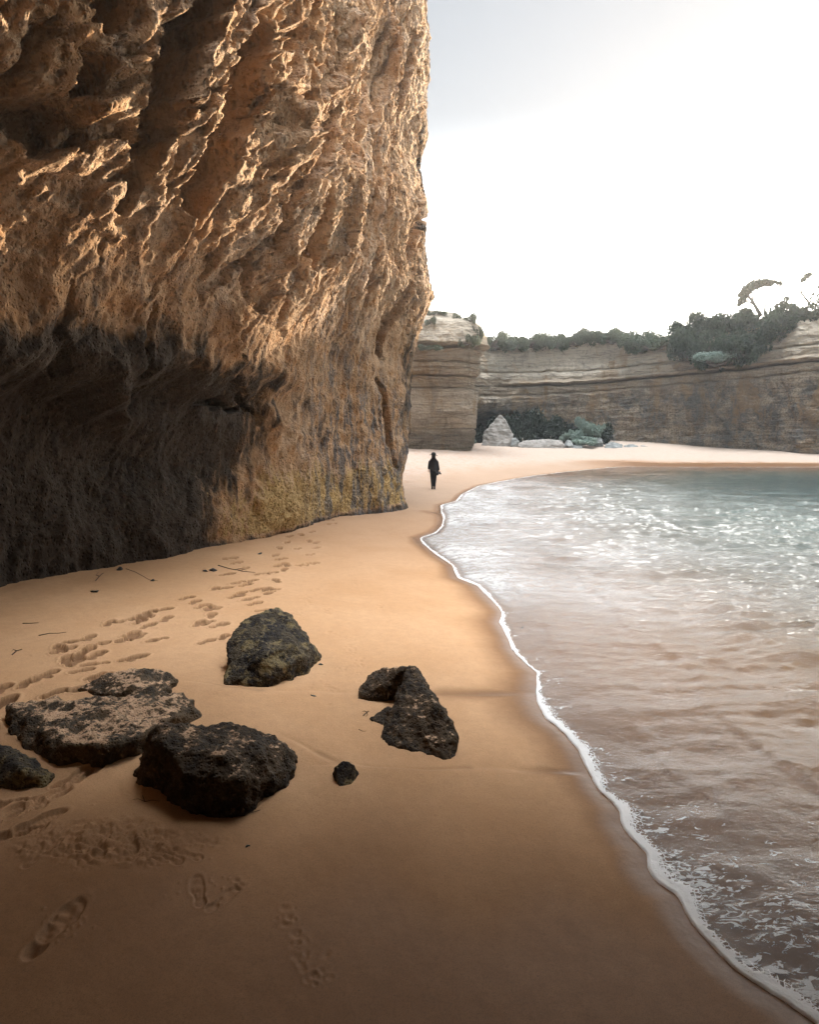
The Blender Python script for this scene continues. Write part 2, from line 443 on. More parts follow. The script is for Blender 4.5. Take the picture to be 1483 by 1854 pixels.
DIMPLES = [(620,1165,26),(638,1172,18),(635,1208,22),(652,1200,14),(585,1240,28),(600,1246,18),(555,1080,18),(560,1092,12),(592,1107,16),(542,1108,14),(644,1057,10),(573,1068,10),(690,1098,8),(598,1145,9),(520,1665,30),(538,1700,22),(560,1745,30),(572,1770,26),(430,1605,14),(390,1520,16)]

def front_fan(r0, r1, nr, a0, a1, na, extra):
    rr = np.geomspace(r0, r1, nr)
    ang = np.linspace(a0, a1, na)
    ang = np.concatenate([ang, extra])
    return rr, np.radians(ang)

def shoe(a, b, tr=0.22):
    """height of a boot print in its own frame, metres"""
    sole = ((a-0.065)/0.105)**2 + (b/0.052)**2
    heel = ((a+0.095)/0.052)**2 + (b/0.040)**2
    arch = (a/0.10)**2 + (b/0.034)**2
    q = np.minimum(np.minimum(sole, heel), arch)
    deep = np.where(a < -0.045, 1.15, 0.85)
    inn = 1 - sst(0.75, 1.15, q)
    tread = 0.25*np.cos(a*2*np.pi/0.030)*inn
    rim = np.exp(-((np.sqrt(q)-1.25)/0.22)**2)
    return -(deep + tread*tr)*inn*0.019 + rim*0.003

def build_beach():
    rng = np.random.RandomState(3)
    rr, an = front_fan(0.6, 420.0, 10, -36, 36, 940, np.concatenate([np.linspace(36.5, 323.5, 150)]))
    rr = np.concatenate([np.geomspace(0.6, 2.4, 60)[:-1], np.geomspace(2.4, 13, 720)[:-1], np.geomspace(13, 40, 230)[:-1], np.geomspace(40, 420, 130)])
    A, Rr = np.meshgrid(an, rr)
    X = (Rr*np.sin(A)).astype(np.float32); Y = (Rr*np.cos(A)).astype(np.float32)
    d = sd_shore(X, Y)
    Z = ground_z(X, Y, d).astype(np.float32)
    # wet sand: freshly washed band plus two shallow rills draining to the sea
    wetn = perlin(X*0.9, Y*0.5, 1.0)
    wet = 1 - sst(0.02, 0.62 + 0.3*wetn, d)
    wet = np.maximum(wet, 0.80*(1 - sst(2.5, 9.5, d + 1.2*wetn))*(1-sst(3.4, 6.2, Y + 0.8*wetn)))  # shade painted over the near sand through the wetness mask
    wet = np.maximum(wet, 0.42*(1 - sst(1.5, 7.0, d + wetn))*sst(9, 20, Y))
    farw = sst(40, 50, Y)*sst(8, 22, X)
    wet = np.maximum(wet, farw*(1 - sst(3.5, 5.0, d + 0.8*perlin(X*0.15, Y*0.15, 4.4))))
    for (p0, p1, wd, sh) in [((430,1249),(985,1256),0.16,0.9),((850,1388),(1065,1400),0.12,1.0),((600,1385),(850,1390),0.06,0.4),((735,915),(800,930),0.75,1.0),((520,1340),(620,1385),0.05,0.4),((340,1235),(470,1250),0.06,0.4)]:
        a = gpt(*p0)[:2]; b = gpt(*p1)[:2]
        e = b-a; L2 = e@e
        t = np.clip(((X-a[0])*e[0] + (Y-a[1])*e[1])/L2, 0, 1)
        mm = (Y > min(a[1], b[1])-2) & (Y < max(a[1], b[1])+2)
        side = ((X-a[0])*e[1] - (Y-a[1])*e[0])/math.sqrt(L2) + 0.05*perlin(X*2.5, Y*2.5, 2.2)
        dd = np.sqrt((X-a[0]-t*e[0])**2 + (Y-a[1]-t*e[1])**2 + 1e-6)
        env = np.exp(-(dd/(wd*3))**2)*np.sin(np.pi*np.clip(0.08+t*0.9, 0, 1))
        Z += np.where(mm, -0.014*np.exp(-(side/(wd*0.5))**2)*env + 0.010*np.tanh(side/0.04)*env, 0)
        wet = np.maximum(wet, np.where(mm, sh*1.0*np.exp(-(dd/wd)**2)*sst(0.2, 0.9, t), 0))
    # scour round the rocks
    for (p, r) in ROCK_SPOTS:
        c = gpt(*p)
        q = np.sqrt((X-c[0])**2 + ((Y-c[1])*1.1)**2)/r
        q = q + 0.35*perlin(X*1.3, Y*1.3, 9.0)
        Z += -0.05*r*np.exp(-((q-1.0)/0.35)**2)*np.clip(0.6+0.9*perlin(X*0.9, Y*0.9, 9.0), 0, 2) + 0.018*r*np.exp(-((q-1.8)/0.4)**2)
    rough = sst(1.5, 5, d)*sst(24, 34, Y)*(1-sst(5, 16, X)*0.7)
    Z += 0.05*rough*fbm(X*1.3, Y*1.3, 5.0, 3)
    # strand line near the back of the cove, knobbly sand by the headland
    near_cliff = sst(5.5, 8, d)*(1-sst(14, 20, Y))
    Z += 0.015*near_cliff*fbm(X*2.0, Y*2.0, 8.0, 3)
    def stamp(cx, cy, rad, fn, damp=0.0):
        m = (np.abs(X-cx) < rad) & (np.abs(Y-cy) < rad)
        if not m.any(): return
        h = fn(X[m]-cx, Y[m]-cy).astype(np.float32); Z[m] += h
        if damp: wet[m] = np.maximum(wet[m], damp*sst(0.004, 0.016, -h))      # the tread opens up damper sand
    for i, (px, py) in enumerate(PRINTS):
        c = gpt(px, py); hd = rng.normal(20, 20) + (180 if rng.rand() < 0.2 else 0); s = rng.uniform(0.9, 1.1)
        ch, sh = math.cos(R(hd)), math.sin(R(hd)); dep = rng.uniform(0.9, 1.5)*(3.0 if py < 1060 else 2.4 if py < 1300 else 1.5); s *= 1.12 if py < 1120 else 1.0
        sl_ = rng.uniform(-0.3, 0.3)
        stamp(c[0], c[1], 0.45, lambda x, y: dep*shoe((x*sh+y*ch)/s + 0.012*perlin(x*12, y*12, i), (x*ch-y*sh)/s/(1.35 if py < 1300 else 1.1) + 0.012*perlin(x*12, y*12, i+.5)), 0.75 if py < 1300 else 0.4)
    for (px, py, hd, s, k) in [(359,1617,-25,0.85,1.3),(402,1631,35,0.75,0.8),(97,1682,8,1.35,1.9),(243,1431,-30,1.15,0.7),(180,1525,-20,1.3,1.5),(205,1500,50,1.1,1.3),(255,1535,30,1.2,1.5),(300,1545,-60,1.1,1.5),(335,1545,-75,0.9,1.2),(120,1515,20,1.0,1.0),(75,1545,15,1.0,1.0),(150,1540,70,1.2,1.2),(230,1515,-40,1.1,1.3),(270,1510,80,1.0,1.2)]:
        c = gpt(px, py); ch, sh = math.cos(R(hd)), math.sin(R(hd))
        stamp(c[0], c[1], 0.6, lambda x, y: 0.62*k*(0.75+0.9*perlin(x*17, y*17, 4.0))*shoe((x*sh+y*ch)/s + 0.016*perlin(x*9, y*9, px), (x*ch-y*sh)/s + 0.016*perlin(x*9, y*9, py), 0.05), 0.12)
    # kicked-up clods round the dug patch
    c = gpt(205, 1525)
    def clods(x, y):
        q = np.sqrt((x/0.52)**2 + (y/0.26)**2)
        r_ = fbm(x*7, y*11, 3.3, 4, 0.6)
        return 0.045*(1-sst(0.4, 1.2, q + 0.5*perlin(x*5, y*5, 1.0)))*np.clip(np.abs(r_)-0.25, -0.25, 0.6)
    stamp(c[0], c[1], 0.9, clods, 0.3)
    for (px, py, r) in DIMPLES:
        for k in range(14):
            a_ = rng.normal(0, 0.45)*r; b_ = rng.normal(0, 0.45)*r*0.8
            c = gpt(px+a_, py+b_); rad = rng.uniform(0.012, 0.026)*(0.6+0.6*(c[1]/8))
            dp = rng.uniform(0.006, 0.014)*(0.6+0.6*(c[1]/8))
            stamp(c[0], c[1], rad*3, lambda x, y: -0.35*dp*np.exp(-(x*x+y*y)/rad**2) + 0.12*dp*np.exp(-((np.sqrt(x*x+y*y)-1.6*rad)/(0.5*rad))**2))
    # loose grit and small clods beside the prints
    for i in range(420):
        px, py = PRINTS[rng.randint(len(PRINTS))] if i % 3 else [(205,1525),(359,1617),(110,1670),(330,1540)][rng.randint(4)]
        c = gpt(px + rng.normal(0, 30), min(1800, py + rng.normal(0, 14))); rad = rng.uniform(0.004, 0.009)*(0.5+c[1]/7)
        stamp(c[0], c[1], rad*3, lambda x, y: rad*0.8*np.exp(-(x*x+y*y)/rad**2))
    P = np.stack([X, Y, Z], -1)
    # fill the hub with one more ring close to the centre
    hub = P[:1].copy(); hub[..., 0] *= 0.02; hub[..., 1] *= 0.02; 
    P = np.concatenate([hub, P]); ext = lambda a: np.concatenate([a[:1], a])
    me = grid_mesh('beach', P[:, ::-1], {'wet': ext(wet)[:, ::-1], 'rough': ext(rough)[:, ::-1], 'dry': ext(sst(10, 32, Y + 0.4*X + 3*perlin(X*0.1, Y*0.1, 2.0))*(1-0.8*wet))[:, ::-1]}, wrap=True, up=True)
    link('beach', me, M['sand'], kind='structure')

def wave_z(x, y, dep, near):
    """sea surface: small wind waves running in to the beach, flat swash near the edge"""
    a = 0.25*sst(0.0, 0.04, dep) + 0.75*sst(0.03, 0.28, dep)
    a = np.maximum(a, 0.6*sst(9, 17, y)*sst(0.0, 0.03, dep))*(1-0.75*sst(16, 36, y)*sst(5, 17, x))
    wx = x + 0.8*perlin(x*0.25, y*0.25, 1.1); wy = y + 0.8*perlin(x*0.25, y*0.25, 6.1)
    z = 0.11*ridge(wx*0.28 + wy*0.06, wy*0.62, 1.0, 3, 0.5)
    z = z + 0.055*perlin(wx*0.9, wy*2.4, 4.0) + 0.038*perlin(wx*1.9, wy*5.2, 8.0) + 0.014*perlin(wx*4.5, wy*11.0, 2.0)
    return z*a

def build_sea():
    rr = np.geomspace(1.5, 170, 720)
    an = np.radians(np.concatenate([np.linspace(-2, 36, 640), np.linspace(36.5, 178, 160)]))
    A, Rr = np.meshgrid(an, rr)
    X = (Rr*np.sin(A)).astype(np.float32); Y = (Rr*np.cos(A)).astype(np.float32)
    d = sd_shore(X, Y)
    dep = np.clip(-0.055*d, 0, 0.25) + np.clip(-0.10*(d+4.5), 0, 2.3)
    near = np.exp(-np.clip(-d, 0, 50)/4.0)*(1-0.9*sst(6, 15, Y))
    near = np.maximum(near, 0.95*sst(15, 34, Y)*sst(5, 17, X))
    # long low fold of the spent wave lying parallel to the edge, about 1.6 m out
    Z = 0.012*sst(0.0, 0.6, -d) + wave_z(X, Y, dep, near)
    for off, am, wd in [(1.75, 0.035, 0.10), (3.6, 0.05, 0.22), (0.75, 0.012, 0.08)]:
        q = (-d - off - 0.35*perlin(X*0.5, Y*0.5, off))/wd
        Z += am*np.exp(-np.where(q < 0, q*q*2.5, q*q*0.35))*(0.55+0.6*perlin(X*0.7, Y*0.7, off*3))*(1-sst(9, 20, Y))
    Z += 0.006*fbm(X*4, Y*6, 2.0, 2)*(1-sst(8, 20, Y))*sst(0.03, 0.4, -d)
    Z -= 0.10*sst(0.0, 0.35, d)
    foam = np.clip(np.exp(-np.clip(-d-0.1, 0, 9)/1.1)*0.85 + 0.62*(1-sst(3.0, 6.0, Y)), 0, 1)*(1-0.55*sst(7, 16, Y))
    foam = np.maximum(foam, 0.55*(1-sst(0.2, 1.3, -d))*sst(10, 20, Y))
    P = np.stack([X, Y, Z], -1)
    a, b = P[:-1, 1:, :2]-P[:-1, :-1, :2], P[1:, :-1, :2]-P[:-1, :-1, :2]
    fl = slice(None, None, -1) if (a[..., 0]*b[..., 1]-a[..., 1]*b[..., 0]).sum() < 0 else slice(None)
    d = d[:, fl]
    wash = sst(7.5, 14, Y)*(1-sst(28, 46, Y))*np.exp(-np.clip(-d, 0, 40)/3.6)*sst(0.0, 0.3, -d)*np.clip(0.8+0.8*perlin(X*0.5, Y*0.35, 3.0), 0.2, 1.2)
    me = grid_mesh('sea', P[:, fl], {'wash': np.clip(wash, 0, 1)[:, fl], 'depth': dep[:, fl], 'foam': foam[:, fl], 'calm': near[:, fl]})
    # drop the part that would lie under dry land
    bm = bmesh.new(); bm.from_mesh(me)
    dd = d.ravel(); bm.verts.ensure_lookup_table()
    bmesh.ops.delete(bm, geom=[v for v in bm.verts if dd[v.index] > 0.6], context='VERTS')
    bm.to_mesh(me); bm.free()
    link('sea', me, M['water'], kind='structure')

def build_foam():
    """the white lip of the last wave, a raised ribbon all along the water line"""
    seg = SH[3:58]
    pts = []
    c = seg
    for a, b in zip(c[:-1], c[1:]):
        L = np.linalg.norm(b-a); st = np.clip(0.004*max(1.0, np.linalg.norm(a)), 0.02, 0.4)
        n = max(2, int(L/st))
        for k in range(n): pts.append(a + (b-a)*k/n)
    pts = np.array(pts)
    # smooth lightly with a window in arc length
    for _ in range(10):
        pts[1:-1] = 0.25*pts[:-2] + 0.5*pts[1:-1] + 0.25*pts[2:]
    n = len(pts)
    s = np.concatenate([[0], np.cumsum(np.linalg.norm(np.diff(pts, axis=0), axis=1))])
    t = np.gradient(pts, axis=0); t /= np.linalg.norm(t, axis=1)[:, None] + 1e-9
    nr = np.stack([t[:, 1], -t[:, 0]], 1)        # towards the sea
    nz = np.array(fbm(s*1.4, 0.5, 3.0, 3)); nb = np.array(fbm(s*6, 4.5, 3.0, 3))
    dist = np.linalg.norm(pts, axis=1)
    wid = 0.062 + 0.040*np.clip(nz, -0.8, 1.3) + 0.014*nb
    wid = np.clip(wid, 0.020, 0.15) * (1 + 0.008*np.clip(dist-8, 0, 25)) * 1.7
    wid *= 1 - 0.55*sst(0.0, 0.5, perlin(s*0.6, 7.0, 1.0))
    wid *= 1 + 0.35*(1-sst(5, 9, dist))
    # two wide lobes traced from the picture
    for (px, py, k, ln) in [(1184,1583,0.09,0.10),(1236,1622,0.10,0.06),(1080,1414,0.07,0.05),(1128,1478,0.06,0.12)]:
        q = sea_pt(px, py); dd = np.linalg.norm(pts-np.array(q), axis=1)
        wid += k*np.exp(-(dd/ln)**2)
    edge = 0.012*nb*(1+0.03*dist)
    K = 15
    V = np.zeros((K, n, 3))
    for j in range(K):
        u = j/(K-1)
        off = -0.12*wid + edge + wid*u*1.0 + (u**2)*0.018*np.array(perlin(s*14, 3.0, 1.0))*(1+0.05*dist)
        h = 0.007*math.sin(np.pi*u**0.7)**0.7 if 0 < u < 1 else 0.0
        V[j, :, :2] = pts + nr*off[:, None]
        base = np.maximum(ground_z(V[j, :, 0], V[j, :, 1]), 0.0)
        lump = 0.45*np.array(perlin(V[j, :, 0]*22, V[j, :, 1]*22, 1.0))
        V[j, :, 2] = base + 0.006 + h*(1.0+lump)*np.clip(wid/0.08, 0.5, 1.6) - (0.03 if j in (0,) else 0) - (0.012 if j == K-1 else 0)
    ac = np.repeat(np.linspace(0, 1, K)[:, None], n, 1)
    me = grid_mesh('shore_foam', V, {'across': ac}, up=True)
    o = link('shore_foam', me, M['foam'], kind='stuff', label='bright white lip of sea foam along the edge of the water', cat='foam')
    return o

# ------------------------------------------------------------------ the big headland on the left
BASE = catmull([(9,-17),(-1,-14),(-8,-9),(-10.2,-2),(-9.0,4),(-7.7,7.6),(-6.4,10.3),(-5.1,13.2),(-3.95,16.4),(-2.75,19.8),(-1.5,22.0),(-0.55,23.2),(-0.12,24.6),(-0.5,27.5),(-2.4,32),(-7,38),(-14,42),(-24,44)], 0.03)
BS = np.concatenate([[0], np.cumsum(np.linalg.norm(np.diff(BASE, axis=0), axis=1))])

def base_at(s):
    x = np.interp(s, BS, BASE[:, 0]); y = np.interp(s, BS, BASE[:, 1])
    e = 0.9
    tx = np.interp(s+e, BS, BASE[:, 0]) - np.interp(s-e, BS, BASE[:, 0]); ty = np.interp(s+e, BS, BASE[:, 1]) - np.interp(s-e, BS, BASE[:, 1])
    L = np.sqrt(tx*tx+ty*ty) + 1e-9
    return x, y, ty/L, -tx/L                       # outward = to the right of the walk

def s_near(Y0):                                   # arc length where the front face passes Y0
    k = int(np.argmin(np.abs(BASE[:, 1]-Y0) + np.where(BS < 25, 0, 0) + np.where(BS > BS[np.argmax(BASE[:, 0] + np.where(BASE[:,1]<20,-99,0))]+1, 99, 0) + np.where(BASE[:, 1] < -5, 99, 0)))
    return BS[k]
S4, S7, S10, S13, S16, S20, S23 = [s_near(v) for v in (4, 7.6, 10.3, 13.2, 16.4, 19.8, 23.2)]
S_CORNER = s_near(24.0)

def big_shape(s, z):
    """outward offset of the face before the detail, metres"""
    lipz = np.interp(s, [S4, S7, S10, S13, S16, S20], [3.0, 3.5, 3.9, 4.1, 4.2, 4.2])
    rec = np.interp(s, [S4-4, S7, S10, S13, S16, S16+1.6, S20], [1.0, 1.3, 1.35, 1.15, 0.7, 0.35, 0.0])
    wob = 0.45*perlin(s*0.55, 0.0, 2.0) + 0.25*perlin(s*1.7, 0.0, 5.0)
    lz = lipz + wob
    low = rec*sst(lz-0.6, lz+0.35, z)                     # the lip stands out over the recess
    up = 0.09*np.clip(z-4.5, 0, 30) + 0.9*sst(4.0, 9.5, z)*np.interp(s, [S4, S10, S16, S23], [2.3, 1.8, 1.1, 0.2])
    cav = -0.5*np.exp(-((z-2.2)/1.0)**2)*np.interp(s, [S7, S13, S16, S16+1.6], [1, 1, 0.6, 0.2])
    foot = 0.35*np.exp(-np.clip(z, 0, 9)/0.5)
    c = np.interp(s, [S20, S23, S_CORNER+2], [0, 1, 1])
    rim = np.interp(z, [0, 0.4, 2.8, 5.9, 7.2, 8.3, 9.6, 11.4, 13, 14, 16.3, 19, 26], [0.0, -0.1, -0.25, 0.0, 0.2, 0.68, 0.60, 0.66, 0.25, 0.40, 0.72, 0.70, 0.6])
    up = up*(1-c) + rim*c
    return low*(1-c) + up + cav*(1-c) + foot*0.3

def surf(s, z):
    x, y, nx, ny = base_at(s)
    o = big_shape(s, z)
    return x+nx*o, y+ny*o, z

_ts = np.linspace(S4-2, S_CORNER+3, 500); _tz = np.linspace(0, 21, 420)
_TS, _TZ = np.meshgrid(_ts, _tz)
_bx, _by, _bz = surf(_TS, _TZ)
_bu = CX + F*_bx/_by; _bv = HY - F*(_bz-CAMZ)/_by
def cpt(px, py):
    """photo pixel -> (s, z) on the headland's face (nearest visible)"""
    q = (_bu-px)**2 + (_bv-py)**2 + np.where(_by < 2, 1e9, 0)
    k = np.unravel_index(int(np.argmin(q)), q.shape)
    return _TS[k], _TZ[k]

# clefts and grooves traced on the face: pixels, half width in m, depth in m
CLEFTS = [
    ([(455,60),(432,105),(415,150),(395,215),(375,270),(350,330),(335,375)], 0.42, 1.15),
    ([(440,75),(430,120),(440,160)], 0.35, 0.9),
    ([(355,15),(320,70),(290,120),(262,170),(250,215),(262,240)], 0.30, 0.9),
    ([(285,200),(262,260),(245,310),(225,350),(212,375)], 0.13, 0.45),
    ([(600,200),(570,262),(545,310),(515,360),(490,425)], 0.22, 0.55),
    ([(590,345),(575,410),(562,470),(552,540)], 0.26, 0.65),
    ([(640,370),(638,410),(648,455)], 0.12, 0.5),
    ([(655,560),(650,510),(668,470)], 0.12, 0.35),
    ([(0,225),(40,235),(90,228),(130,240)], 0.28, 0.6),
    ([(150,235),(200,250),(240,270)], 0.15, 0.35),
    ([(125,110),(140,140),(120,170)], 0.18, 0.5),
    ([(160,40),(185,20),(200,-20)], 0.2, 0.5),
    ([(560,0),(540,60),(520,120),(500,180)], 0.16, 0.4),
    ([(700,0),(690,60),(665,130),(640,180),(610,240)], 0.16, 0.5),
    ([(740,60),(730,130),(712,190),(700,260)], 0.2, 0.5),
    ([(480,30),(500,75),(530,70)], 0.25, 0.6),
    ([(550,180),(530,215),(515,235)], 0.2, 0.5),
    ([(620,190),(590,270),(572,330)], 0.12, 0.4),
    ([(415,640),(425,700),(455,760)], 0.10, 0.35),
    ([(684,684),(695,720),(700,770),(706,820),(716,850)], 0.16, 0.9),
    ([(420,740),(380,735),(340,728)], 0.1, 0.35),
    ([(745,520),(725,560),(700,590),(690,640)], 0.25, 0.35),
    ([(750,300),(742,360),(748,420),(742,470)], 0.25, 0.4),
    ([(450,470),(440,520),(470,560)], 0.10, 0.22),
    ([(400,230),(450,190),(470,160)], 0.12, 0.3),
    ([(290,560),(270,620),(262,680)], 0.10, 0.15),
    ([(130,520),(110,600),(100,680)], 0.10, 0.15),
]
RIBS = [
    ([(470,30),(440,170),(400,260),(360,330),(330,400),(300,480)], 0.16, 0.35),
    ([(330,60),(305,140),(280,240),(262,300)], 0.16, 0.3),
    ([(560,190),(590,150),(600,90),(610,20)], 0.18, 0.4),
    ([(590,250),(540,330),(500,400),(488,470),(490,540)], 0.15, 0.35),
    ([(625,270),(610,330),(600,420),(580,480)], 0.2, 0.45),
    ([(660,330),(668,400),(670,460)], 0.22, 0.35),
    ([(700,60),(690,160),(660,260)], 0.15, 0.3),
    ([(470,720),(475,770),(485,790)], 0.35, 0.45),
    ([(480,690),(490,680),(500,700)], 0.3, 0.3),
    ([(180,715),(190,745),(204,765)], 0.22, 0.5),
    ([(0,260),(80,270),(160,250)], 0.5, 0.3),
    ([(500,180),(520,250),(490,290)], 0.3, 0.35),
    ([(410,560),(412,640),(430,690)], 0.12, 0.2),
    ([(780,20),(770,110),(762,200)], 0.2, 0.2),
]

def poly_dist(s, z, P):
    """distance to a traced line and its position along it, in face coordinates"""
    best = np.full(s.shape, 1e9, np.float32); tt = np.zeros(s.shape, np.float32)
    n = len(P)-1
    for i in range(n):
        ax, ay = P[i]; bx, by = P[i+1]; ex, ey = bx-ax, by-ay
        t = np.clip(((s-ax)*ex + (z-ay)*ey)/(ex*ex+ey*ey+1e-6), 0, 1)
        q = np.sqrt((s-ax-t*ex)**2 + (z-ay-t*ey)**2)
        m = q < best
        best = np.where(m, q, best); tt = np.where(m, (i+t)/n, tt)
    return best, tt

def build_headland():
    s = np.concatenate([np.linspace(0, S4-1.5, 90)[:-1], np.linspace(S4-1.5, S_CORNER+3.5, 800)[:-1], np.linspace(S_CORNER+3.5, BS[-1], 110)])
    z = np.concatenate([np.linspace(-1.5, 0, 8)[:-1], np.linspace(0, 19.0, 860)[:-1], np.linspace(19.0, 25, 40)])
    S, Zz = np.meshgrid(s, z)
    S = S.astype(np.float32); Zz = Zz.astype(np.float32)
    x, y, nx, ny = base_at(S)
    off = big_shape(S, Zz)
    hi = sst(4.5, 8.0, Zz + 0.8*perlin(S*0.3, Zz*0.3, 3.0))
    warp = 0.6*perlin(S*0.35, Zz*0.25, 1.0) + 0.22*perlin(S*1.1, Zz*0.8, 2.0)
    tilt = np.interp(S, [S7, S13, S16, S20, S23], [0.56, 0.50, 0.40, 0.24, 0.12])
    u = S - tilt*(Zz-8) + warp; v = Zz + 0.2*S
    Zc = Zz + 0.9*off                      # runs on along the underside of the ledge
    ul = S - 0.15*Zz + 0.5*warp
    bx_, by_ = x+nx*off, y+ny*off
    lump = fbm(S*0.33, Zz*0.28, 9.0, 3)
    D = 0.35*lump
    fl = ridge(u*0.62, v*0.16, 1.5, 2, 0.5)
    fl2 = ridge(u*1.7, v*0.24, 4.5, 3, 0.5)
    fl3 = ridge(u*4.2 + 0.5*perlin(S*2, Zz*2, 1.0), v*0.6, 7.5, 3, 0.55)
    edge = 1-0.55*sst(S20+1, S23, S)
    D += hi*edge*(0.24*fl + 0.10*fl2 + 0.035*fl3)
    D += (1-hi)*(0.10*ridge(ul*0.8, Zc*0.3, 5.0, 3) + 0.07*fbm(bx_*1.6, by_*1.6, Zz*1.1, 4) + 0.020*ridge(bx_*4+by_*4, Zc*1.4, 6.0, 3))
    # honeycomb weathering high on the left
    taf = hi*np.clip(0.35 + 0.9*(1-sst(S13, S16+3, S)), 0, 1)
    pit = sst(0.08, 0.26, perlin(u*3.2, v*2.3, 12.0)); pit2 = sst(0.08, 0.30, perlin(u*6.5, v*4.6, 15.0))
    D -= taf*(0.13*pit + 0.09*pit2)
    D += 0.045*fbm(bx_*2.6, by_*2.6, Zz*2.6, 5, 0.6)
    for (fu, fv, sd_, dp_) in [(0.8, 0.14, 51.0, 0.34), (1.9, 0.28, 55.0, 0.16), (4.2, 0.6, 59.0, 0.07)]:
        q_ = np.abs(perlin(u*fu + 0.25*perlin(S*3, Zz*3, 1.5), v*fv, sd_))
        D -= dp_*(1-sst(0.02, 0.09, q_))*sst(-0.15, 0.25, perlin(u*0.5, v*0.3, sd_+2))*(0.25+0.75*hi)
    D -= 0.05*sst(0.1, 0.45, perlin(ul*5.0, Zc*2.6, 19.0))*(0.3+0.7*sst(3.5, 6, Zz))
    # traced clefts and ribs
    wz = 0.10*perlin(S*2.2, Zz*2.2, 31.0); ws = 0.10*perlin(S*2.2, Zz*2.2, 37.0)
    cl = np.zeros_like(D)
    for (pp, wd, dp) in RIBS:
        P = [cpt(*p) for p in pp]
        q, t = poly_dist(S+ws, Zz+wz, P)
        D += dp*np.exp(-(q/wd)**2)*np.clip(np.sin(np.pi*(0.12+0.76*t))*1.4, 0, 1)
    for (pp, wd, dp) in CLEFTS:
        P = [cpt(*p) for p in pp]
        q, t = poly_dist(S+ws*1.4, Zz+wz*1.4, P)
        w_ = wd*(0.35+0.65*np.sin(np.pi*(0.12+0.78*t)))
        g = 1-sst(0.72, 1.2, q/w_)
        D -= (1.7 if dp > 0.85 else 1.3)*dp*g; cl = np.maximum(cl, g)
    fade = sst(-0.2, 0.6, Zz)
    D = D*(0.35+0.65*fade)
    off = off + D
    # masks of the rock's own colours and of the cleft shade
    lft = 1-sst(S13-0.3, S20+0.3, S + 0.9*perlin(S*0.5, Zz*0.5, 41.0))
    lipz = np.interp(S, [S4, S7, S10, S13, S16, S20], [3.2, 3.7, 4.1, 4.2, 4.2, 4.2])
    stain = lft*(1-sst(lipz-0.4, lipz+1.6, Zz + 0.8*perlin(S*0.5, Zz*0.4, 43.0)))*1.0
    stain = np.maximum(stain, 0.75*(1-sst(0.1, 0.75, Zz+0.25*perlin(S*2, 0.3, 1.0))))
    stain = np.maximum(stain, 0.62*sst(S23-0.3, S_CORNER+0.4, S)*(1-sst(6.5, 8.0, Zz)))
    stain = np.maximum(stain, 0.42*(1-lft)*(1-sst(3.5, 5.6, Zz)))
    stain = np.maximum(stain, 0.30*sst(0.15, 0.5, perlin(u*0.6, v*0.2, 22.0)))
    stain = np.maximum(stain, 0.35*cl)  # shade painted into the colour of the traced clefts
    stain = np.maximum(stain, 0.55*sst(S23+0.5, S_CORNER+0.6, S)*sst(8, 9, Zz))
    algae = sst(0.15, 0.5, Zz)*(1-sst(0.7, 3.0, Zz + 0.7*perlin(S*0.8, 0.0, 3.0)))*sst(S13-0.5, S16+1.0, S)*(1-sst(S_CORNER-0.3, S_CORNER+0.6, S))
    algae = algae*(1-0.0*stain)
    stain = stain*(1-0.7*algae)
    pale = hi*(0.35+0.65*sst(0.0, 0.4, perlin(u*0.35+3, v*0.2, 2.0)))*sst(S7, S13, S)
    px_ = x+nx*off; py_ = y+ny*off
    pz = Zz + 0.10*fbm(S*1.5, Zz*1.5, 21.0, 3)*sst(0.2, 1.5, Zz)
    P = np.stack([px_, py_, pz], -1)
    streak = sst(S16+0.5, S20+1.0, S)*(1-sst(5.0, 9.0, Zz + 0.5*S - 0.5*S20))
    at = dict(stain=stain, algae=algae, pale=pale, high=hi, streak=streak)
    # rounded top running back over the land
    last = P[-1]
    inn = np.stack([-nx[-1], -ny[-1]], -1)
    cen = np.array([-30.0, 14.0])
    rows = []
    for k, (dz, f) in enumerate([(0.8, 0.04), (1.5, 0.10), (2.2, 0.2), (2.9, 0.35), (3.3, 0.55), (3.6, 0.8), (3.7, 1.0)]):
        r = last.copy()
        r[:, :2] = last[:, :2]*(1-f) + cen*f; r[:, 2] += dz + 0.3*perlin(r[:, 0]*0.3, r[:, 1]*0.3, 1.0)
        rows.append(r)
    P = np.concatenate([P, np.array(rows)])
    at = {k: np.concatenate([a, np.repeat(a[-1:], len(rows), 0)]) for k, a in at.items()}
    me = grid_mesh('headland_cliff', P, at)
    link('headland_cliff', me, M['cliff'], label='towering ochre limestone cliff with fluted overhanging face filling the left side', cat='cliff', kind='structure')

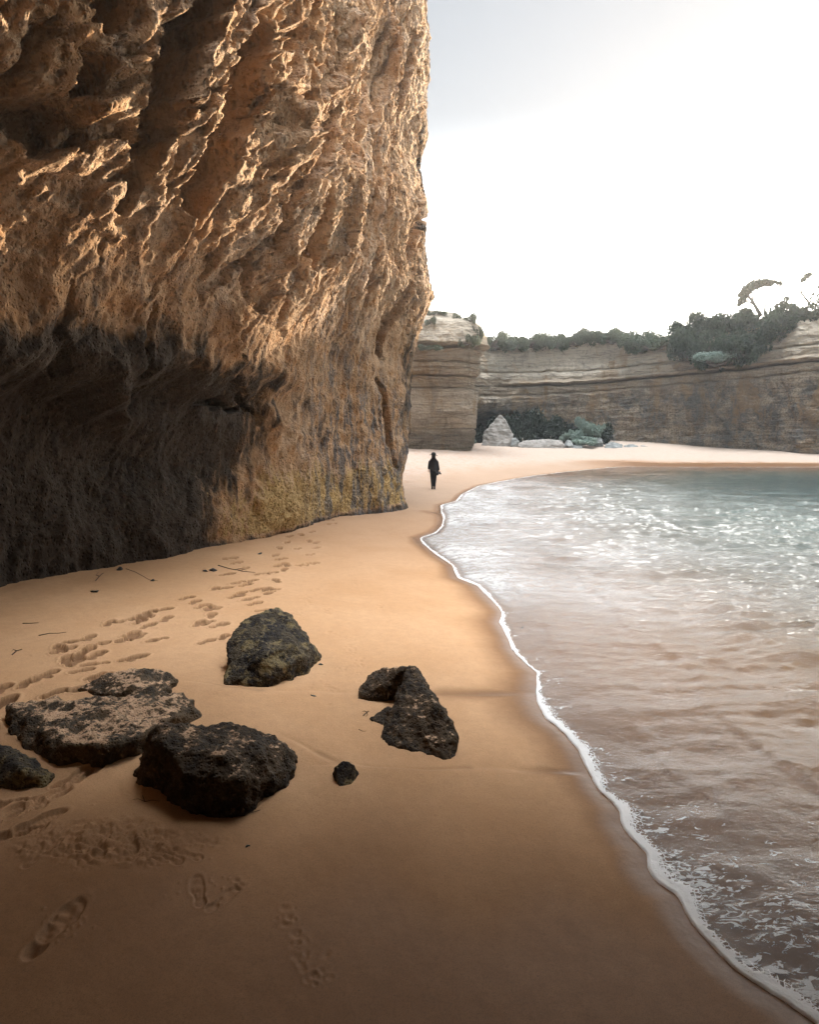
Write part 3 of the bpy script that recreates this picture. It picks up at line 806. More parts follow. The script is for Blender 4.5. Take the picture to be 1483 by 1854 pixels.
# ------------------------------------------------------------------ the far walls of the cove
def wall_mesh(name, pts, ztop, step, prof, bedfn, zb=-0.5, nz=260, back=25.0, seed=0.0, sc=1.0):
    b = catmull(pts, step)
    s = np.concatenate([[0], np.cumsum(np.linalg.norm(np.diff(b, axis=0), axis=1))])
    n = len(b)
    t = np.gradient(b, axis=0); L = np.linalg.norm(t, axis=1)[:, None]
    # smooth tangents
    k = max(3, int(1.5/step)); ker = np.ones(k)/k
    t = t/L
    tp = np.pad(t, ((k, k), (0, 0)), mode='edge')
    t = np.stack([np.convolve(tp[:, i], ker, 'same')[k:-k] for i in (0, 1)], 1); t /= np.linalg.norm(t, axis=1)[:, None]
    nr = np.stack([t[:, 1], -t[:, 0]], 1)
    u = np.linspace(0, 1, nz)
    zt = ztop(s, b)                                       # height of the rim along the wall
    Z = zb + (zt[None, :]-zb)*u[:, None]
    S = np.repeat(s[None, :], nz, 0)
    o, at = prof(S, Z, b, u[:, None]*np.ones_like(S))
    X = b[None, :, 0] + nr[None, :, 0]*o; Y = b[None, :, 1] + nr[None, :, 1]*o
    P = np.stack([X, Y, Z + 0.12*fbm(S*0.6, Z*0.6, seed+2, 2)], -1)
    rows = []
    for f, dz in bedfn:
        r = P[-1].copy(); r[:, :2] -= nr*f
        r[:, 2] += dz*(1+0.5*perlin(r[:, 0]*0.15, r[:, 1]*0.15, 2.2)) + 0.25*fbm(r[:, 0]*0.4, r[:, 1]*0.4, 1.0, 3)
        rows.append(r)
    P = np.concatenate([P, np.array(rows)])
    at = {k_: np.concatenate([a, np.repeat(a[-1:], len(rows), 0)]) for k_, a in at.items()}
    return grid_mesh(name, P, at), b, nr, zt, s

def strata_1d(zs, seed):
    """stepped ledges: hard beds stand out, soft ones sink back"""
    a = perlin(zs*0.55, seed, 0.5); c = perlin(zs*1.5, seed, 3.5); e = perlin(zs*4.0, seed, 7.5)
    return 0.9*np.tanh(a*3.0) + 0.42*np.tanh(c*3.0) + 0.12*np.tanh(e*3)

def build_far_wall():
    pts = [(3.5,66),(6.5,73),(9,79),(15,83.5),(23,85),(31,82),(38,77.5),(42.0,74.5),(44.8,70.5),(52,66),(60,58),(66,46),(70,30)]
    def ztop(s, b):
        x = b[:, 0]
        return np.interp(x, [3, 9, 15, 24, 30, 36, 41, 46, 60], [13.4, 13.9, 14.7, 15.6, 15.0, 14.6, 15.4, 15.6, 17.5]) + 0.35*np.array(fbm(s*0.35, 1.0, 2.0, 3))
    def prof(S, Z, b, u):
        x = np.repeat(b[None, :, 0], S.shape[0], 0)
        dip = 0.062*(x-9)                                 # the beds climb gently to the right
        zs = Z - dip + 0.15*perlin(S*0.08, Z*0.2, 1.0)
        o = 0.38*strata_1d(zs, 4.2)*(0.45+0.55*sst(4.5, 8, zs))*(0.6+0.8*perlin(S*0.06, zs*0.4, 8.0)) + 0.10*fbm(S*0.25, zs*5.5, 9.0, 3)
        o += 0.8*fbm(S*0.07, Z*0.06, 3.0, 3) + 0.30*fbm(S*0.35, Z*0.5, 6.0, 4)
        o += 0.26*ridge(S*0.5, Z*0.12, 2.0, 3)*(1-0.4*sst(5, 9, zs)) + 0.20*fbm(S*1.1, Z*1.3, 5.0, 4, 0.6)
        o -= 0.5*sst(0.25, 0.5, perlin(S*0.22, Z*0.07, 17.0))
        o += -1.3*sst(9.0, 13.5, zs)*sst(6, 12, x)*(1-sst(26, 33, x)) - 0.13*np.clip(Z-6, 0, 12)   # the pale upper slope leans back
        # sharp dark undercut below the main ledge
        o -= 1.1*np.exp(-((zs-8.75)/0.16)**2)*sst(10, 16, x); o += 0.7*np.exp(-((zs-9.1)/0.22)**2)*sst(10, 16, x)
        o -= 0.5*np.exp(-((zs-7.6)/0.12)**2); o -= 0.6*np.exp(-((zs-10.6)/0.10)**2)
        # the cave under the ivy at the left end
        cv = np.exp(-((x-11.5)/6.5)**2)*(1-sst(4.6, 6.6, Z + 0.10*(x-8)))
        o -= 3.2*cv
        foot = np.exp(-np.clip(Z-0.5, 0, 9)/0.6)*(0.5+0.5*perlin(S*0.3, 0.5, 8.8))
        o += 0.8*foot
        bed = np.clip(sst(9.2, 10.0, zs)*(0.75+0.5*perlin(S*0.1, zs*1.2, 3.0)) + 0.4*sst(0.2, 0.5, perlin(S*0.06, zs*0.9, 9.0)), 0, 1)
        bed = np.where(x > 36, bed*0.8, bed)
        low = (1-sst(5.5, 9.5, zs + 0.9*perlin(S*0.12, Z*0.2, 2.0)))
        stain = 0.85*cv + 0.55*np.exp(-((zs-8.75)/0.12)**2) + 0.6*(1-sst(0.2, 1.3, Z-0.4))*sst(28, 36, x)  # darker in the hollow, along the undercut and at the right-hand foot
        return o, dict(bed=bed, low=np.clip(low, 0, 1), stain=np.clip(stain, 0, 1))
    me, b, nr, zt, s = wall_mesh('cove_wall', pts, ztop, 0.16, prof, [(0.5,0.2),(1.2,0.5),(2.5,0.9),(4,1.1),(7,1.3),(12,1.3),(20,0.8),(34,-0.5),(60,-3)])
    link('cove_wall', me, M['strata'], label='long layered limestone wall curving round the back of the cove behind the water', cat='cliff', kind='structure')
    return b, nr, zt, s

def build_stack():
    pts = [(-9,57),(-4,58.2),(-0.5,59.3),(2.5,59.6),(4.6,60.0),(5.75,60.9),(6.25,62.5),(6.1,65),(5,69),(1,75),(-8,79)]
    def ztop(s, b):
        x = b[:, 0]; k = sst(62, 66, b[:, 1])
        return (14.3 + 0.25*np.array(fbm(s*0.5, 1.0, 2.0, 3)) - 0.2*sst(4.5, 6.2, x))*(1-k) + 13.6*k
    # silhouette of the right-hand edge, read off the photo: height -> stand-out
    zz = [0.5, 2, 3.0, 4.6, 5.6, 7.2, 8.2, 8.8, 9.3, 10.0, 10.8, 11.0, 11.3, 12.0, 13.2, 14.4]
    oo = [-0.55, -0.1, 0.1, 0.45, 0.4, 0.35, 0.05, 0.35, 0.3, 0.3, 0.75, 0.55, 1.35, 1.15, 0.7, -0.6]
    def prof(S, Z, b, u):
        o = np.interp(Z, zz, oo)
        o = o + 0.30*strata_1d(Z + 0.15*perlin(S*0.15, Z*0.2, 2.0), 9.1)*sst(6.8, 7.6, Z)*(1-sst(11.3, 12, Z))
        o += 0.26*fbm(S*0.25, Z*0.25, 3.0, 4) + 0.16*fbm(S*1.2, Z*1.2, 3.0, 4, 0.6) + 0.12*ridge(S*0.9, Z*0.25, 7.0, 3)*sst(11.2, 12, Z)
        for zc, wd, dp in [(11.05, 0.13, 0.9), (8.35, 0.10, 0.7), (7.15, 0.07, 0.4), (9.6, 0.08, 0.4), (9.0, 0.07, 0.3), (3.35, 0.06, 0.3)]:
            o -= dp*np.exp(-((Z-zc-0.10*perlin(S*0.4, 0.5, zc))/wd)**2)
        # smooth hollow at the foot
        x = np.repeat(b[None, :, 0], S.shape[0], 0)
        q = ((x-3.6)/1.5)**2 + ((Z-3.6)/1.0)**2
        o -= 0.9*np.exp(-q*1.2)
        o -= 1.0*sst(13.4, 14.6, Z)
        bed = 0.75*sst(11.2, 11.6, Z) + 0.25*(1-sst(6.8, 7.3, Z))*sst(3.2, 4.0, Z)
        stain = 0.4*(1-sst(2.6, 3.4, Z)) + 0.30*sst(0.12, 0.4, perlin(S*0.5, Z*2.0, 4.0))*sst(13, 13.6, Z)
        low = 0.25*(1-sst(3.0, 3.5, Z))
        return o, dict(bed=bed + 0*S, low=low + 0*S, stain=np.clip(stain, 0, 1))
    me, b, nr, zt, s = wall_mesh('rock_buttress', pts, ztop, 0.10, prof, [(0.5,0.2),(1.2,0.35),(2.2,0.5),(3.2,0.5),(4.5,0.2),(6,-0.3)], nz=300, seed=5)
    link('rock_buttress', me, M['strata'], label='pale banded limestone buttress jutting out behind the headland, flared at its top', cat='cliff', kind='structure')


def build_cave():
    """the sea cave whose mouth the photographer stands in: vault overhead and behind, wall in the water on the right"""
    ph = np.linspace(-0.10, math.pi+0.10, 300)
    # rows: y, width factor, height of the crown of the vault
    rows = [(-11, 0.05, 2.0), (-10.6, 0.5, 3.5), (-9, 0.8, 5.0), (-6, 0.97, 5.6), (-2, 1.0, 5.2), (0, 1.0, 4.8), (1.5, 0.98, 5.1), (2.8, 0.95, 5.9), (4.2, 0.92, 7.0), (5.6, 0.92, 8.0), (6.2, 0.98, 8.7), (6.0, 1.12, 9.6), (5.2, 1.4, 12), (4, 2.0, 16), (2, 3.0, 21), (-2, 4.0, 25)]
    rr = np.array(rows); t = np.linspace(0, len(rows)-1, 240)
    yy, kk, zz = (np.interp(t, np.arange(len(rows)), rr[:, i]) for i in range(3))
    PH, YY = np.meshgrid(ph, yy); KK = np.repeat(kk[:, None], len(ph), 1); ZZ = np.repeat(zz[:, None], len(ph), 1)
    cs, sn = np.cos(PH), np.sin(PH)
    e = 2/4.6
    nzv = 0.035*fbm(PH*2.6, YY*0.35, 61.0, 4) + 0.02*ridge(PH*6, YY*0.9, 64.0, 3)
    k = 1 + nzv*np.where(KK > 1.1, KK, 1.0)
    X = -1.9 + 9.0*KK*np.sign(cs)*np.abs(cs)**e*k; Z = (ZZ+0.6)*np.sign(sn)*np.abs(sn)**e*k - 0.6
    Y = YY + 0.5*fbm(PH*1.4, KK*0.8, 71.0, 3)*(KK > 1.0)
    one = np.ones_like(X)
    me = grid_mesh('cave_vault', np.stack([X, Y, Z], -1), dict(stain=1.0*one, algae=0*one, pale=0*one, high=0.5*one, streak=0.3*one))
    link('cave_vault', me, M['cliff'], label='rock vault of the sea cave arching over the near sand', cat='cave', kind='structure')

def build_outer_stack():
    """sea stack standing in the water to the right, outside the picture"""
    pts = [(14,2.5),(16,6),(16.5,11),(15,14.5),(12.3,15.2),(10.3,13.2),(9.0,10.4),(7.9,7.6),(7.4,5.2),(8.4,3.2),(11,2.0)]
    def ztop(s, b): return 8.0 + 0.5*np.array(fbm(s*0.4, 1.0, 2.0, 3))
    def prof(S, Z, b, u):
        o = 0.25*fbm(S*0.4, Z*0.4, 3.0, 4) + 0.10*ridge(S*1.2, Z*0.4, 3.0, 3) - 0.5*sst(7, 8.5, Z)
        z_ = np.zeros_like(S)
        return o, dict(stain=0.5+z_, algae=z_, pale=z_, high=0.5+z_, streak=0.4+z_)
    me, *_ = wall_mesh('sea_stack', pts, ztop, 0.10, prof, [(0.4,0.15),(1.0,0.3),(1.8,0.4),(2.6,0.4),(3.4,0.3)], zb=-1.5, nz=130, seed=8)
    link('sea_stack', me, M['cliff'], label='squat rock stack standing in the water beyond the right edge', cat='cliff', kind='structure')

build_beach()
build_sea()
build_foam()
build_headland()
build_cave()
build_outer_stack()
FW = build_far_wall()
build_stack()

# ------------------------------------------------------------------ materials of the things
def mat_boulder(name, a, b, c, dust=0.0, moss=None):
    m = NT(name)
    co = m.coord()
    n1 = m.noise(co, 4, 6, 0.65); n2 = m.noise(co, 22, 5, 0.7); v = m.voro(co, 42)
    col = m.mix(m.rng(n1, 0.38, 0.62), a, b)
    col = m.mix(m.rng(n2, 0.48, 0.68, 0, 0.85), col, c)
    if moss: col = m.mix(m.rng(m.noise(co, 5.5, 6, 0.75), 0.50, 0.62, 0, 0.8), col, moss)
    if dust > 0:
        g = m.n('NewGeometry'); sx = m.n('SeparateXYZ'); m.set(sx.inputs[0], g.outputs['Normal'])
        f = m.math('ADD', sx.outputs['Z'], m.math('MULTIPLY', m.math('SUBTRACT', n2, 0.5), 1.1))
        f = m.math('ADD', f, m.math('MULTIPLY', m.math('SUBTRACT', n1, 0.5), 1.4))
        col = m.mix(m.rng(f, 1.02-dust*0.35, 1.22-dust*0.35), col, (0.50, 0.34, 0.22))
    h = m.math('ADD', m.math('MULTIPLY', n2, 0.9), m.math('MULTIPLY', m.rng(v, 0.0, 0.5), 0.6))
    b_ = m.bump(h, 0.9, 0.025); b_ = m.bump(m.noise(co, 90, 3, 0.6), 0.5, 0.006, b_)
    return m.done(m.bsdf(col, m.rng(n2, 0.3, 0.7, 0.6, 0.9), b_, 0.15))

def mat_farrock(name, a, b):
    m = NT(name)
    co = m.coord((1, 1, 1.0), (0, R(28), 0)); cs = m.coord((0.5, 0.5, 3.5), (0, R(28), 0))
    n = m.noise(co, 1.2, 6, 0.65); s = m.noise(cs, 1.6, 5, 0.6)
    col = m.mix(m.rng(n, 0.38, 0.62), a, b); col = m.mix(m.rng(s, 0.52, 0.68, 0, 0.5), col, (0.16, 0.15, 0.14))
    return m.done(m.bsdf(col, 0.9, m.bump(m.math('ADD', n, s), 0.8, 0.2), 0.2))

def mat_leaf(name, a, b):
    m = NT(name)
    n = m.noise(m.coord(), 0.9, 4, 0.6); n2 = m.noise(m.coord(), 6.0, 2, 0.6)
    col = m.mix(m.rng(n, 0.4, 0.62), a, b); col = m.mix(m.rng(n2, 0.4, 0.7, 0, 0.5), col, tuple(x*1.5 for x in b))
    d = m.bsdf(col, 0.75, None, 0.2)
    t = m.n('BsdfTranslucent', {'Color': tuple(min(1, x*1.4) for x in b)}).outputs[0]
    mx = m.n('MixShader', {0: 0.22}); m.set(mx.inputs[1], d); m.set(mx.inputs[2], t)
    return m.done(mx.outputs[0])

def mat_plain(name, c, rough=0.8, scale=20, var=0.7, spec=0.3):
    m = NT(name)
    n = m.noise(m.coord(), scale, 4, 0.6)
    col = m.mix(n, tuple(x*var for x in c), tuple(min(1, x*(2-var)) for x in c))
    return m.done(m.bsdf(col, rough, m.bump(n, 0.3, 0.01), spec))

M['black_rock'] = mat_boulder('weedy black rock', (0.024,0.023,0.024), (0.070,0.056,0.038), (0.12,0.10,0.07), 0.0, (0.23,0.18,0.09))
M['brown_rock'] = mat_boulder('dark brown rock', (0.035,0.029,0.024), (0.085,0.060,0.038), (0.13,0.095,0.06), 0.15)
M['flat_rock'] = mat_boulder('sand dusted rock', (0.045,0.038,0.03), (0.11,0.078,0.048), (0.17,0.12,0.075), 0.42)
M['pale_rock'] = mat_farrock('pale grey limestone', (0.25,0.235,0.215), (0.17,0.16,0.145))
M['slate_rock'] = mat_farrock('dark fallen rock', (0.12,0.13,0.13), (0.22,0.23,0.22))
M['leaf_dark'] = mat_leaf('dark scrub leaves', (0.020,0.032,0.022), (0.045,0.062,0.038))
M['leaf_grey'] = mat_leaf('grey green leaves', (0.050,0.070,0.048), (0.085,0.105,0.070))
M['leaf_silver'] = mat_leaf('silver green leaves', (0.12,0.17,0.15), (0.24,0.30,0.26))
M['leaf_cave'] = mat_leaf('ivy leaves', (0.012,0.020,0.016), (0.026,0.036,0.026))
M['bark'] = mat_plain('grey bark', (0.10,0.085,0.07))
M['wood'] = mat_plain('weathered wood', (0.30,0.27,0.23))
M['twig'] = mat_plain('wet dark twig', (0.075,0.052,0.036))
M['pebble'] = mat_plain('black pebble', (0.035,0.035,0.036), 0.5)
M['coat'] = mat_plain('black cloth', (0.016,0.016,0.018), 0.85, 60)
M['felt'] = mat_plain('black felt', (0.020,0.026,0.025), 0.9, 80)
M['trouser'] = mat_plain('dark denim', (0.010,0.012,0.016), 0.85, 90)
M['boot'] = mat_plain('black leather', (0.012,0.011,0.011), 0.5, 60)
M['skin'] = mat_plain('skin', (0.50,0.31,0.22), 0.55, 30, 0.95)
M['hair'] = mat_plain('dark hair', (0.02,0.016,0.014), 0.6, 120)
M['plastic'] = mat_plain('black plastic', (0.012,0.012,0.013), 0.4, 60)

# ------------------------------------------------------------------ rocks
def gph(px, py, h):
    """photo pixel -> point h metres above the sand"""
    dx = (px-CX)/F; dz = -(py-HY)/F
    Y = np.geomspace(1.5, 100, 700)
    hh = CAMZ + dz*Y - ground_z(dx*Y, Y) - h
    k = int(np.argmax(hh < 0)); t = hh[k-1]/(hh[k-1]-hh[k]); y = Y[k-1]+(Y[k]-Y[k-1])*t
    return (dx*y, y, CAMZ+dz*y)

def at(px, py, Y):
    return ((px-CX)/F*Y, Y, CAMZ-(py-HY)/F*Y)

def hull_union(name, hulls, voxel, smooth=6, amp=(0.05, 0.02, 0.008), freq=(3, 9, 28), seed=0.0, pit=0.0, flat=1.0):
    bm = bmesh.new()
    for H in hulls:
        vs = [bm.verts.new(p) for p in H]
        bmesh.ops.convex_hull(bm, input=vs)
    me = bpy.data.meshes.new(name); bm.to_mesh(me); bm.free()
    o = bpy.data.objects.new(name, me); COL.objects.link(o)
    rm = o.modifiers.new('r', 'REMESH'); rm.mode = 'VOXEL'; rm.voxel_size = voxel
    sm = o.modifiers.new('s', 'SMOOTH'); sm.factor = 0.5; sm.iterations = smooth
    dg = bpy.context.evaluated_depsgraph_get(); ev = o.evaluated_get(dg)
    m2 = bpy.data.meshes.new_from_object(ev)
    bpy.data.objects.remove(o); bpy.data.meshes.remove(me)
    n = len(m2.vertices)
    co = np.zeros(n*3, np.float32); m2.vertices.foreach_get('co', co); co = co.reshape(-1, 3)
    no = np.zeros(n*3, np.float32); m2.vertices.foreach_get('normal', no); no = no.reshape(-1, 3)
    x, y, z = co.T
    d = sum(a*(ridge(x*f+seed, y*f, z*f*flat, 2) - 0.6 if i == 0 else fbm(x*f+seed, y*f, z*f*flat, 3)) for i, (a, f) in enumerate(zip(amp, freq)))
    if pit: d -= pit*sst(0.05, 0.4, perlin(x*freq[1]*0.8+seed, y*freq[1]*0.8, z*freq[1]*0.8))
    co = co + no*d[:, None]
    m2.vertices.foreach_set('co', co.ravel()); m2.shade_smooth(); m2.name = name
    m2.update()
    return m2

def beach_rock(hulls, voxel, mat, label, seed, amp=(0.05, 0.025, 0.008), pit=0.012, smooth=5, group=None):
    HH = []
    for H in hulls:
        pts = []
        for (px, py, h) in H:
            p = gph(px, py, h); pts.append(p)
            if h == 0: pts.append((p[0], p[1], p[2]-0.22))
        HH.append(pts)
    allp = np.array([p for H in HH for p in H]); c = allp.mean(0)
    HH = [[tuple(np.array(p)-c) for p in H] for H in HH]
    me = hull_union('boulder', HH, voxel, smooth+4, tuple(a*k for a, k in zip(amp, (0.55, 0.75, 1.0))), (2.6, 8, 26), seed, pit)
    o = link('boulder', me, M[mat], label=label, cat='rock', group=group or 'boulders lying on the sand')
    o.location = c
    return o

beach_rock([[(408,1236,0),(480,1240,0),(558,1216,0),(578,1190,0),(430,1178,0),(555,1165,0),(500,1100,.50),(472,1110,.50),(527,1114,.46),(437,1126,.42),(414,1158,.3),(556,1158,.24),(572,1180,.08),(480,1184,.30),(530,1170,.30),(440,1184,.22),(492,1216,.14),(548,1190,.18)]], 0.011, 'black_rock', 'rounded black boulder with mossy yellow patches, farthest of the boulders on the near sand', 3.0, (0.06,0.03,0.010))
beach_rock([[(12,1300,0),(35,1342,0),(105,1378,0),(190,1380,0),(255,1360,0),(320,1322,0),(360,1292,0),(14,1280,.10),(60,1270,.06),(120,1342,.16),(190,1352,.16),(250,1332,.17),(300,1302,.16),(352,1262,.12),(320,1258,.12),(240,1262,.15),(100,1266,.05)],
            [(135,1243,0),(200,1252,0),(318,1240,0),(150,1236,.03),(200,1222,.12),(240,1206,.19),(270,1206,.19),(305,1216,.14),(320,1232,.06),(275,1260,.15),(180,1255,.04),(270,1275,0),(240,1275,0)]], 0.013, 'flat_rock', 'low flat brown rock partly covered by sand beside the cliff tracks', 11.0, (0.075,0.032,0.009), 0.014, 7)
beach_rock([[(248,1397,0),(290,1434,0),(355,1476,0),(410,1474,0),(452,1464,0),(522,1422,0),(546,1380,0),(300,1360,0),(500,1350,0),(250,1372,.14),(283,1316,.42),(298,1312,.43),(335,1328,.36),(372,1311,.36),(412,1310,.34),(470,1324,.28),(522,1350,.17),(542,1372,.04),(480,1352,.32),(400,1365,.38),(300,1352,.40),(330,1400,.30),(440,1410,.26)]], 0.011, 'brown_rock', 'largest dark brown boulder, broad and pitted, in the foreground', 23.0, (0.05,0.03,0.011))
beach_rock([[(686,1337,0),(722,1352,0),(800,1370,0),(828,1364,0),(832,1335,0),(740,1204,.45),(752,1208,.44),(768,1228,.38),(792,1278,.30),(816,1310,.18),(735,1262,.28),(720,1302,.13),(698,1330,.02),(790,1285,0),(755,1255,0)],
            [(648,1267,0),(700,1262,0),(728,1262,0),(654,1236,.10),(680,1214,.21),(692,1216,.21),(716,1222,.25),(740,1208,.40),(695,1240,0)],
            [(668,1300,0),(695,1312,0),(722,1292,0),(738,1275,.12),(700,1285,.06)]], 0.010, 'brown_rock', 'jagged peaked dark boulder with a low arm, nearest the water', 37.0, (0.06,0.03,0.010), 0.012, 3)
beach_rock([[(602,1402,0),(615,1425,0),(636,1423,0),(650,1402,0),(641,1384,.13),(620,1377,.15),(607,1388,.11),(628,1377,.15),(612,1396,0),(645,1396,0)]], 0.007, 'black_rock', 'small egg shaped dark stone alone on the sand', 51.0, (0.012,0.008,0.004), 0.004)
beach_rock([[(-60,1400,0),(-20,1418,0),(40,1420,0),(78,1413,0),(102,1400,0),(-50,1345,.12),(0,1346,.13),(32,1358,.11),(62,1375,.08),(40,1395,.11)]], 0.011, 'black_rock', 'low black rock cut off by the left edge of the picture', 64.0, (0.05,0.03,0.010))

def far_rock(pts, Y0, voxel, mat, label, seed, amp, group=None, smooth=3):
    P = [at(px, py, Y0+dy) for (px, py, dy) in pts]
    P += [(p[0], p[1], p[2]-0.7) for p, (px, py, dy) in zip(P, pts) if py > 800]
    c = np.array(P).mean(0); P = [tuple(np.array(p)-c) for p in P]
    me = hull_union('fallen_rock', [P], voxel, smooth, amp, (0.8, 2.5, 8), seed, 0.0)
    o = link('fallen_rock', me, M[mat], label=label, cat='rock', group=group or 'rocks fallen below the cove wall')
    o.location = c
YB = float(gpt(902, 808)[1])
far_rock([(872,806,0.3),(900,810,-0.4),(931,806,0.2),(876,783,0.8),(890,770,0.8),(905,751,1.2),(914,758,1.2),(921,775,0.8),(932,792,0.6),(885,800,2.4),(925,800,2.4)], YB, 0.09, 'pale_rock', 'tall pale pointed boulder standing before the dark ivy', 3.0, (0.10,0.06,0.025))
far_rock([(925,807,0),(937,807,0),(940,798,0.2),(933,791,0.4),(926,795,0.3),(930,800,1)], YB-0.4, 0.06, 'slate_rock', 'small dark stone leaning on the foot of the pale pointed boulder', 8.0, (0.08,0.04,0.02))
far_rock([(938,809,0),(975,811,-0.2),(1021,812,0),(938,803,0.3),(960,799,0.8),(990,796,1.0),(1012,798,0.8),(1022,804,0.3),(950,799,2),(1015,798,2)], YB-1.0, 0.07, 'pale_rock', 'long flat pale slab right of the pointed boulder', 15.0, (0.10,0.05,0.02))
for i, (x0, x1, y0, y1, lab) in enumerate([(1021,1037,796,807,'dark rounded stone touching the right end of the pale slab'),(1033,1055,804,812,'low dark stone in front of the silver bush'),(1095,1128,800,811,'widest of the low dark stones right of the silver bush'),(1128,1156,804,811,'flat dark stone second to the right of the silver bush'),(1154,1176,807,813,'small flat dark stone near the far end of the stone line'),(1172,1184,808,814,'smallest dark stone at the right tip of the stone line'),(1068,1092,793,803,'brownish stone partly hidden under the silver bush')]):
    far_rock([(x0,y1,0),((x0+x1)/2,y1+0.5,-0.4),(x1,y1,0),(x0+2,(y0+y1)/2,0.2),(x0*0.6+x1*0.4,y0,0.5),(x0*0.3+x1*0.7,y0+1,0.5),(x1-1,(y0+y1)/2,0.3),(x0+3,y1-3,1.4),(x1-3,y1-3,1.4)], YB+0.5*i if i > 1 else YB, 0.05, 'slate_rock', lab, 20.0+i*3, (0.10,0.06,0.02))

# ------------------------------------------------------------------ shrubs and trees
def leaf_cloud(seed, blobs, n, size, flat=0.6):
    """n leaf-sized triangles pairs spread through the outer shells of the given blobs (x, y, z, r)"""
    g = np.random.RandomState(seed)
    B = np.array(blobs, float); wgt = B[:, 3]**2; k = g.choice(len(B), n, p=wgt/wgt.sum())
    d = g.normal(size=(n, 3)); d /= np.linalg.norm(d, axis=1)[:, None]
    rad = B[k, 3]*(0.55 + 0.5*g.rand(n)**0.6)
    lump = 1 + 0.35*perlin(d[:, 0]*2.6+k, d[:, 1]*2.6, d[:, 2]*2.6)
    c = B[k, :3] + d*(rad*lump)[:, None]*np.array([1, 1, 0.85])
    a = g.normal(size=(n, 3)); a /= np.linalg.norm(a, axis=1)[:, None]
    b = np.cross(a, g.normal(size=(n, 3))); b /= np.linalg.norm(b, axis=1)[:, None]
    s = size*(0.6+0.8*g.rand(n))[:, None]
    V = np.stack([c-a*s, c+b*s*flat, c+a*s, c-b*s*flat], 1).reshape(-1, 3)
    return V, np.arange(4*n).reshape(-1, 4)

def stick_mesh(name, chains, sides=6):
    """tapered tubes through points (x, y, z, r)"""
    V = []; Fq = []
    for ch in chains:
        ch = np.array(ch, float); base = len(V)
        for i, (x, y, z, r) in enumerate(ch):
            t = ch[min(i+1, len(ch)-1), :3]-ch[max(i-1, 0), :3]; t = t/(np.linalg.norm(t)+1e-9)
            u = np.cross(t, [0.3, 0.9, 0.2]); u /= np.linalg.norm(u)+1e-9; v = np.cross(t, u)
            for k in range(sides):
                a = 2*math.pi*k/sides; V.append(np.array([x, y, z])+r*(math.cos(a)*u+math.sin(a)*v))
        for i in range(len(ch)-1):
            for k in range(sides):
                p = base+i*sides+k; q = base+i*sides+(k+1) % sides
                Fq.append((p, q, q+sides, p+sides))
    me = poly_mesh(name, V, Fq); me.shade_smooth(); return me

def make_bush_meshes(seed, n=2600, size=0.11, w_=1.0, hgt=1.0, nb=9):
    g = np.random.RandomState(seed)
    blobs = [(g.uniform(-1, 1)*w_, g.uniform(-0.7, 0.7), (0.35+g.uniform(-0.15, 0.6)*(1-abs(g.uniform(-1, 1))*0.4))*hgt, g.uniform(0.28, 0.5)) for _ in range(nb)]
    V, Fq = leaf_cloud(seed, blobs, n, size)
    cr = poly_mesh('foliage', V, Fq)
    st = stick_mesh('stem', [[(0, 0, 0.02, 0.06), (b[0]*0.5, b[1]*0.5, b[2]*0.5, 0.035), (b[0], b[1], b[2], 0.012)] for b in blobs])
    return cr, st
BUSH = [make_bush_meshes(100+i, 4200, 0.060) for i in range(5)]
BUSHW = [make_bush_meshes(200+i, 6000, 0.060, 1.7, 0.8, 15) for i in range(3)]

def bush(name, pos, scl, mat, label, group, proto, rz=0.0, cat='shrub'):
    r = bpy.data.objects.new(name, None); COL.objects.link(r); r.empty_display_size = 0.3
    r.location = pos; r.scale = scl; r.rotation_euler = (0, 0, rz)
    r['label'] = label; r['category'] = cat
    if group: r['group'] = group
    cr = link('foliage', proto[0] if not proto[0].materials or proto[0].materials[0] == M[mat] else proto[0].copy(), M[mat], parent=r)
    st = link('stem', proto[1], M['bark'], parent=r)
    return r

_b, _nr, _zt, _s = FW
def rim(px):
    """point of the far wall's rim seen in photo column px"""
    u = CX + F*_b[:, 0]/_b[:, 1]
    k = int(np.argmin(np.abs(u-px) + np.where(_b[:, 1] > 60, 0, 999)))
    return _b[k], _nr[k], _zt[k]
def rim_bush(px, ytop, wpx, mat, label, group, i, back=1.5, proto=None, hpx=None, cat='shrub', name='coastal_shrub'):
    b, nr, zt = rim(px); p = b - nr*back; Y = p[1]
    X = (px-CX)/F*Y
    top = CAMZ-(ytop-HY)/F*Y
    w_ = wpx/F*Y/2
    zb = min(zt-0.3, top-0.8) if hpx is None else top-hpx/F*Y
    h = (top-zb)
    wide = proto in BUSHW if proto else False
    pr = proto or BUSH[i % 5]
    kx = w_/(2.1 if wide else 1.35)*1.25
    return bush(name, (X, Y, zb), (kx, max(1.2, min(kx*1.2, 2.4)), h/1.15), mat, label, group, pr, 0.3*((i*37) % 11 - 5)/5, cat)

